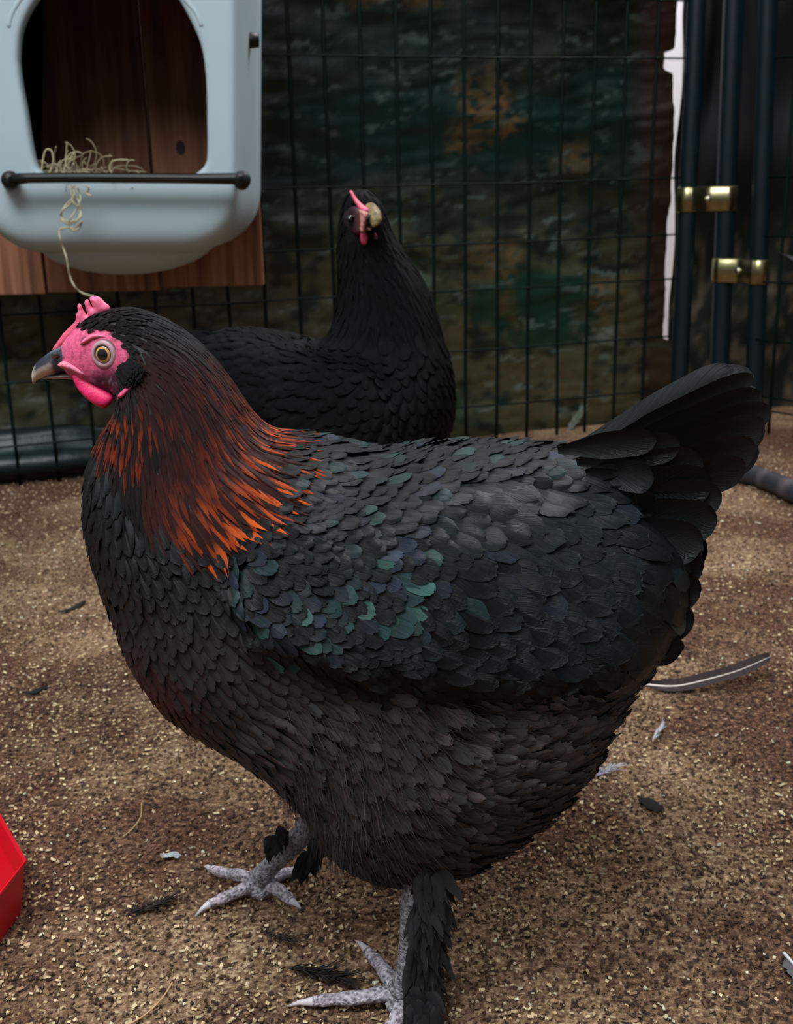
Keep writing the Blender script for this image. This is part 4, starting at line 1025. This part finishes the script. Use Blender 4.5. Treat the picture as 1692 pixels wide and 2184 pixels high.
# ================================================================== SMALL THINGS
# red feeding tray, cut by the left edge
rt = empty('feeding_tray', G(-130, 1930)); tag(rt, 'bright red plastic tray with raised rim at the left edge, lower corner', 'tray')
M_RED = mat('red_plastic', .4, attr=False, base=lin(206, 6, 32), spec=.4)
corner = G(56, 1833, .042); e1 = (G(0, 1735, .042) - corner).normalized(); e2 = (G(0, 1905, .042) - corner).normalized()
c0 = corner + e1 * .10 + e2 * .10
polyt = [corner, corner + e1 * .13, corner + e1 * .20 + e2 * .06, corner + e1 * .20 + e2 * .13, corner + e1 * .13 + e2 * .20, corner + e2 * .19 + e1 * .06, corner + e2 * .13]
cen = sum(polyt, Vector()) / len(polyt)
lev = [(.80, .002), (.86, .006), (.93, .022), (.965, .040), (1.0, .0425), (1.005, .041), (1.0, .0385), (.975, .037), (.93, .018), (.88, .0)]
def inner(f, z, rr=.0):
    out = []
    for p in polyt: q = cen + (p - cen) * f; out.append(Vector((q.x, q.y, z)))
    return out
V = []; n = len(polyt)
for f, z in lev: V += inner(f - (.05 if f < .9 and z > .001 and z < .01 else 0), z)
Fc = [(i * n + k, i * n + (k + 1) % n, (i + 1) * n + (k + 1) % n, (i + 1) * n + k) for i in range(len(lev) - 1) for k in range(n)]; Fc.append(tuple(range(n - 1, -1, -1)))
Fc.append(tuple((len(lev) - 1) * n + k for k in range(n)))
o = mesh('tray_body', V, Fc, M_RED, rt, smooth=False); bv = o.modifiers.new('b', 'BEVEL'); bv.width = .0022; bv.segments = 3

# hose on the ground at the right
mb = MB(); pts = [G(1500, 985, .016), G(1560, 1003, .016), G(1625, 1020, .017), G(1700, 1052, .017), G(1800, 1095, .016)]
q = [Vector(c) for c in crom([tuple(p) for p in pts], 6)]
mb.tube(q, [.0165 + (.0012 if 6 < i < 9 else 0) + .0008 * ncol(i * .8, 1) for i in range(len(q))], 18, col=[mixc(lin(46, 48, 54), lin(84, 78, 82), sstep(0, .5, ncol(i * .5, 7))) for i in range(len(q))])
o = mb.build('water_hose', mat('rubber_hose', .5, spec=.4, bump=('noise', 120, .4, .002))); tag(o, 'thick dark grey hose lying on the ground behind the tail of the red-necked hen', 'hose')

# loose feathers on the ground
def ground_feather(name, pts, w, colr, label, quill=None, rag=.4, z=.004, cat='feather', wfun=None, group=None):
    q = [Vector(c) for c in crom([tuple(p) for p in pts], 8)]; m_ = len(q); V = []; C = []; U = []
    root = empty(name, Vector((q[m_ // 2].x, q[m_ // 2].y, 0))); tag(root, label, cat, group)
    for i in range(m_):
        t_ = i / (m_ - 1); d = (q[min(i + 1, m_ - 1)] - q[max(i - 1, 0)]).normalized(); sd = d.cross(Vector((0, 0, 1))).normalized()
        ww = w * min(1, max(0, (t_ - .12)) * 6) * (1 - max(0, (t_ - .75) / .25) ** 2) ** .5 if t_ < 1 else w * .1
        for s_ in (-1, -.5, 0, .5, 1):
            V.append(q[i] + sd * s_ * (ww * (1 + rag * rng.uniform(-.6, .3)) + .0003) + Vector((0, 0, .0015 * (1 - abs(s_)) + (.006 * max(0, -s_) if w > .007 and quill else 0)))); C.append(tuple(c * rng.uniform(.8, 1.2) for c in colr)); U.append((s_, t_ * 3))
    mesh('vane', V, [(j * 5 + i, j * 5 + i + 1, (j + 1) * 5 + i + 1, (j + 1) * 5 + i) for j in range(m_ - 1) for i in range(4)], M_FLUFF, root, C, U)
    if quill:
        mb = MB(); mb.tube([p + Vector((0, 0, .0018)) for p in q], [max(.0003, .0013 * (1 - .8 * i / m_)) for i in range(m_)], 8, col=quill); mb.build('quill', NAIL, root)
ground_feather('loose_feather', [G(1340, 1457, .005), G(1400, 1466, .004), G(1450, 1466, .005), G(1520, 1450, .010), G(1580, 1432, .014), G(1642, 1405, .022)], .0075, lin(58, 46, 44), 'large dark brown flight feather with white quill lying right of the hen', lin(226, 214, 204), .3)
def downy(name, c, n, L, colr, label, d0=(1, .5, .15), sp=.9, grp=None):
    c = Vector(c); mb = MB()
    for k in range(n):
        t_ = rng.random(); p = c + Vector(d0) * L * (t_ - .5); D = (Vector(d0).normalized() + Vector((rng.uniform(-sp, sp), rng.uniform(-sp, sp), rng.uniform(0, .5)))).normalized()
        l_ = L * rng.uniform(.25, .6); mb.tube([p, p + D * l_ * .5 + Vector((0, 0, .001)), p + D * l_], [.00035, .0003, .0001], 4, col=tuple(v * rng.uniform(.7, 1.1) for v in colr))
    o = mb.build(name, M_FLUFF); tag(o, label, 'feather', grp)
WH = lin(206, 206, 212)
downy('down_feather', G(1402, 1568, .004), 80, .022, WH, 'small slim white down feather on the ground below the dark flight feather', (.6, 1, .05), .3)
downy('down_feather', G(1285, 1650, .003), 90, .022, WH, 'spiky white down tuft on the ground close behind the belly of the hen', (1, .5, .1), .8)
downy('down_feather', G(1225, 905, .01), 120, .05, lin(170, 176, 160), 'pale wispy tuft at the foot of the mesh, above the saddle of the hen', (.6, .1, .9), .5)
DKF = lin(36, 30, 28)
ground_feather('loose_feather', [G(1360, 1700, .002), G(1385, 1712, .003), G(1412, 1730, .003)], .006, DKF, 'short black feather on the ground lower right, below the white tufts')
DK2 = lin(44, 38, 36)
downy('loose_feather', G(672, 2078, .003), 170, .036, DK2, 'dark curled feather on the ground between the two feet', (1, -.45, .08), .55)
downy('loose_feather', G(590, 1998, .002), 80, .022, lin(66, 54, 46), 'small brownish feather scrap below the far foot', (1, -.6, .05), .6)
ground_feather('loose_feather', [G(48, 1478, .002), G(75, 1474, .003), G(100, 1462, .003)], .004, DKF, 'tiny dark feather on the ground left of the breast')
ground_feather('loose_feather', [G(125, 1306, .002), G(152, 1298, .003), G(182, 1282, .003)], .004, DKF, 'thin dark feather on the ground left of the hen, higher up')
ground_feather('loose_feather', [G(342, 1824, .003), G(356, 1824, .004), G(372, 1822, .004), G(384, 1828, .003)], .003, lin(214, 220, 226), 'tiny white feather on the ground left of the far foot')
ground_feather('loose_feather', [G(1672, 2038, .003), G(1690, 2058, .004), G(1712, 2085, .003), G(1735, 2110, .003)], .006, lin(120, 116, 118), 'grey feather cut by the right edge near the bottom', lin(210, 210, 214))
downy('loose_feather', G(312, 1940, .002), 150, .026, lin(58, 50, 46), 'flat dark feather scrap between the red tray and the far foot', (1, .5, .02), .7)
# straw stalks
def stalk(pts, r_, c, lab):
    mb = MB(); mb.tube([G(x, y, z) for x, y, z in [tuple(v) for v in crom(pts, 5)]], r_, 6, col=c); o = mb.build('straw_stalk', M_STRAW); tag(o, lab, 'straw')
stalk([(270, 2188, .002), (310, 2164, .003), (345, 2130, .003), (368, 2095, .002)], .0006, lin(196, 160, 116), 'long thin curved straw stalk on the ground at the bottom left')
stalk([(262, 1785, .002), (282, 1768, .003), (300, 1742, .003), (302, 1712, .002)], .0005, lin(176, 150, 110), 'short bent straw stalk on the ground above the tiny white feather')
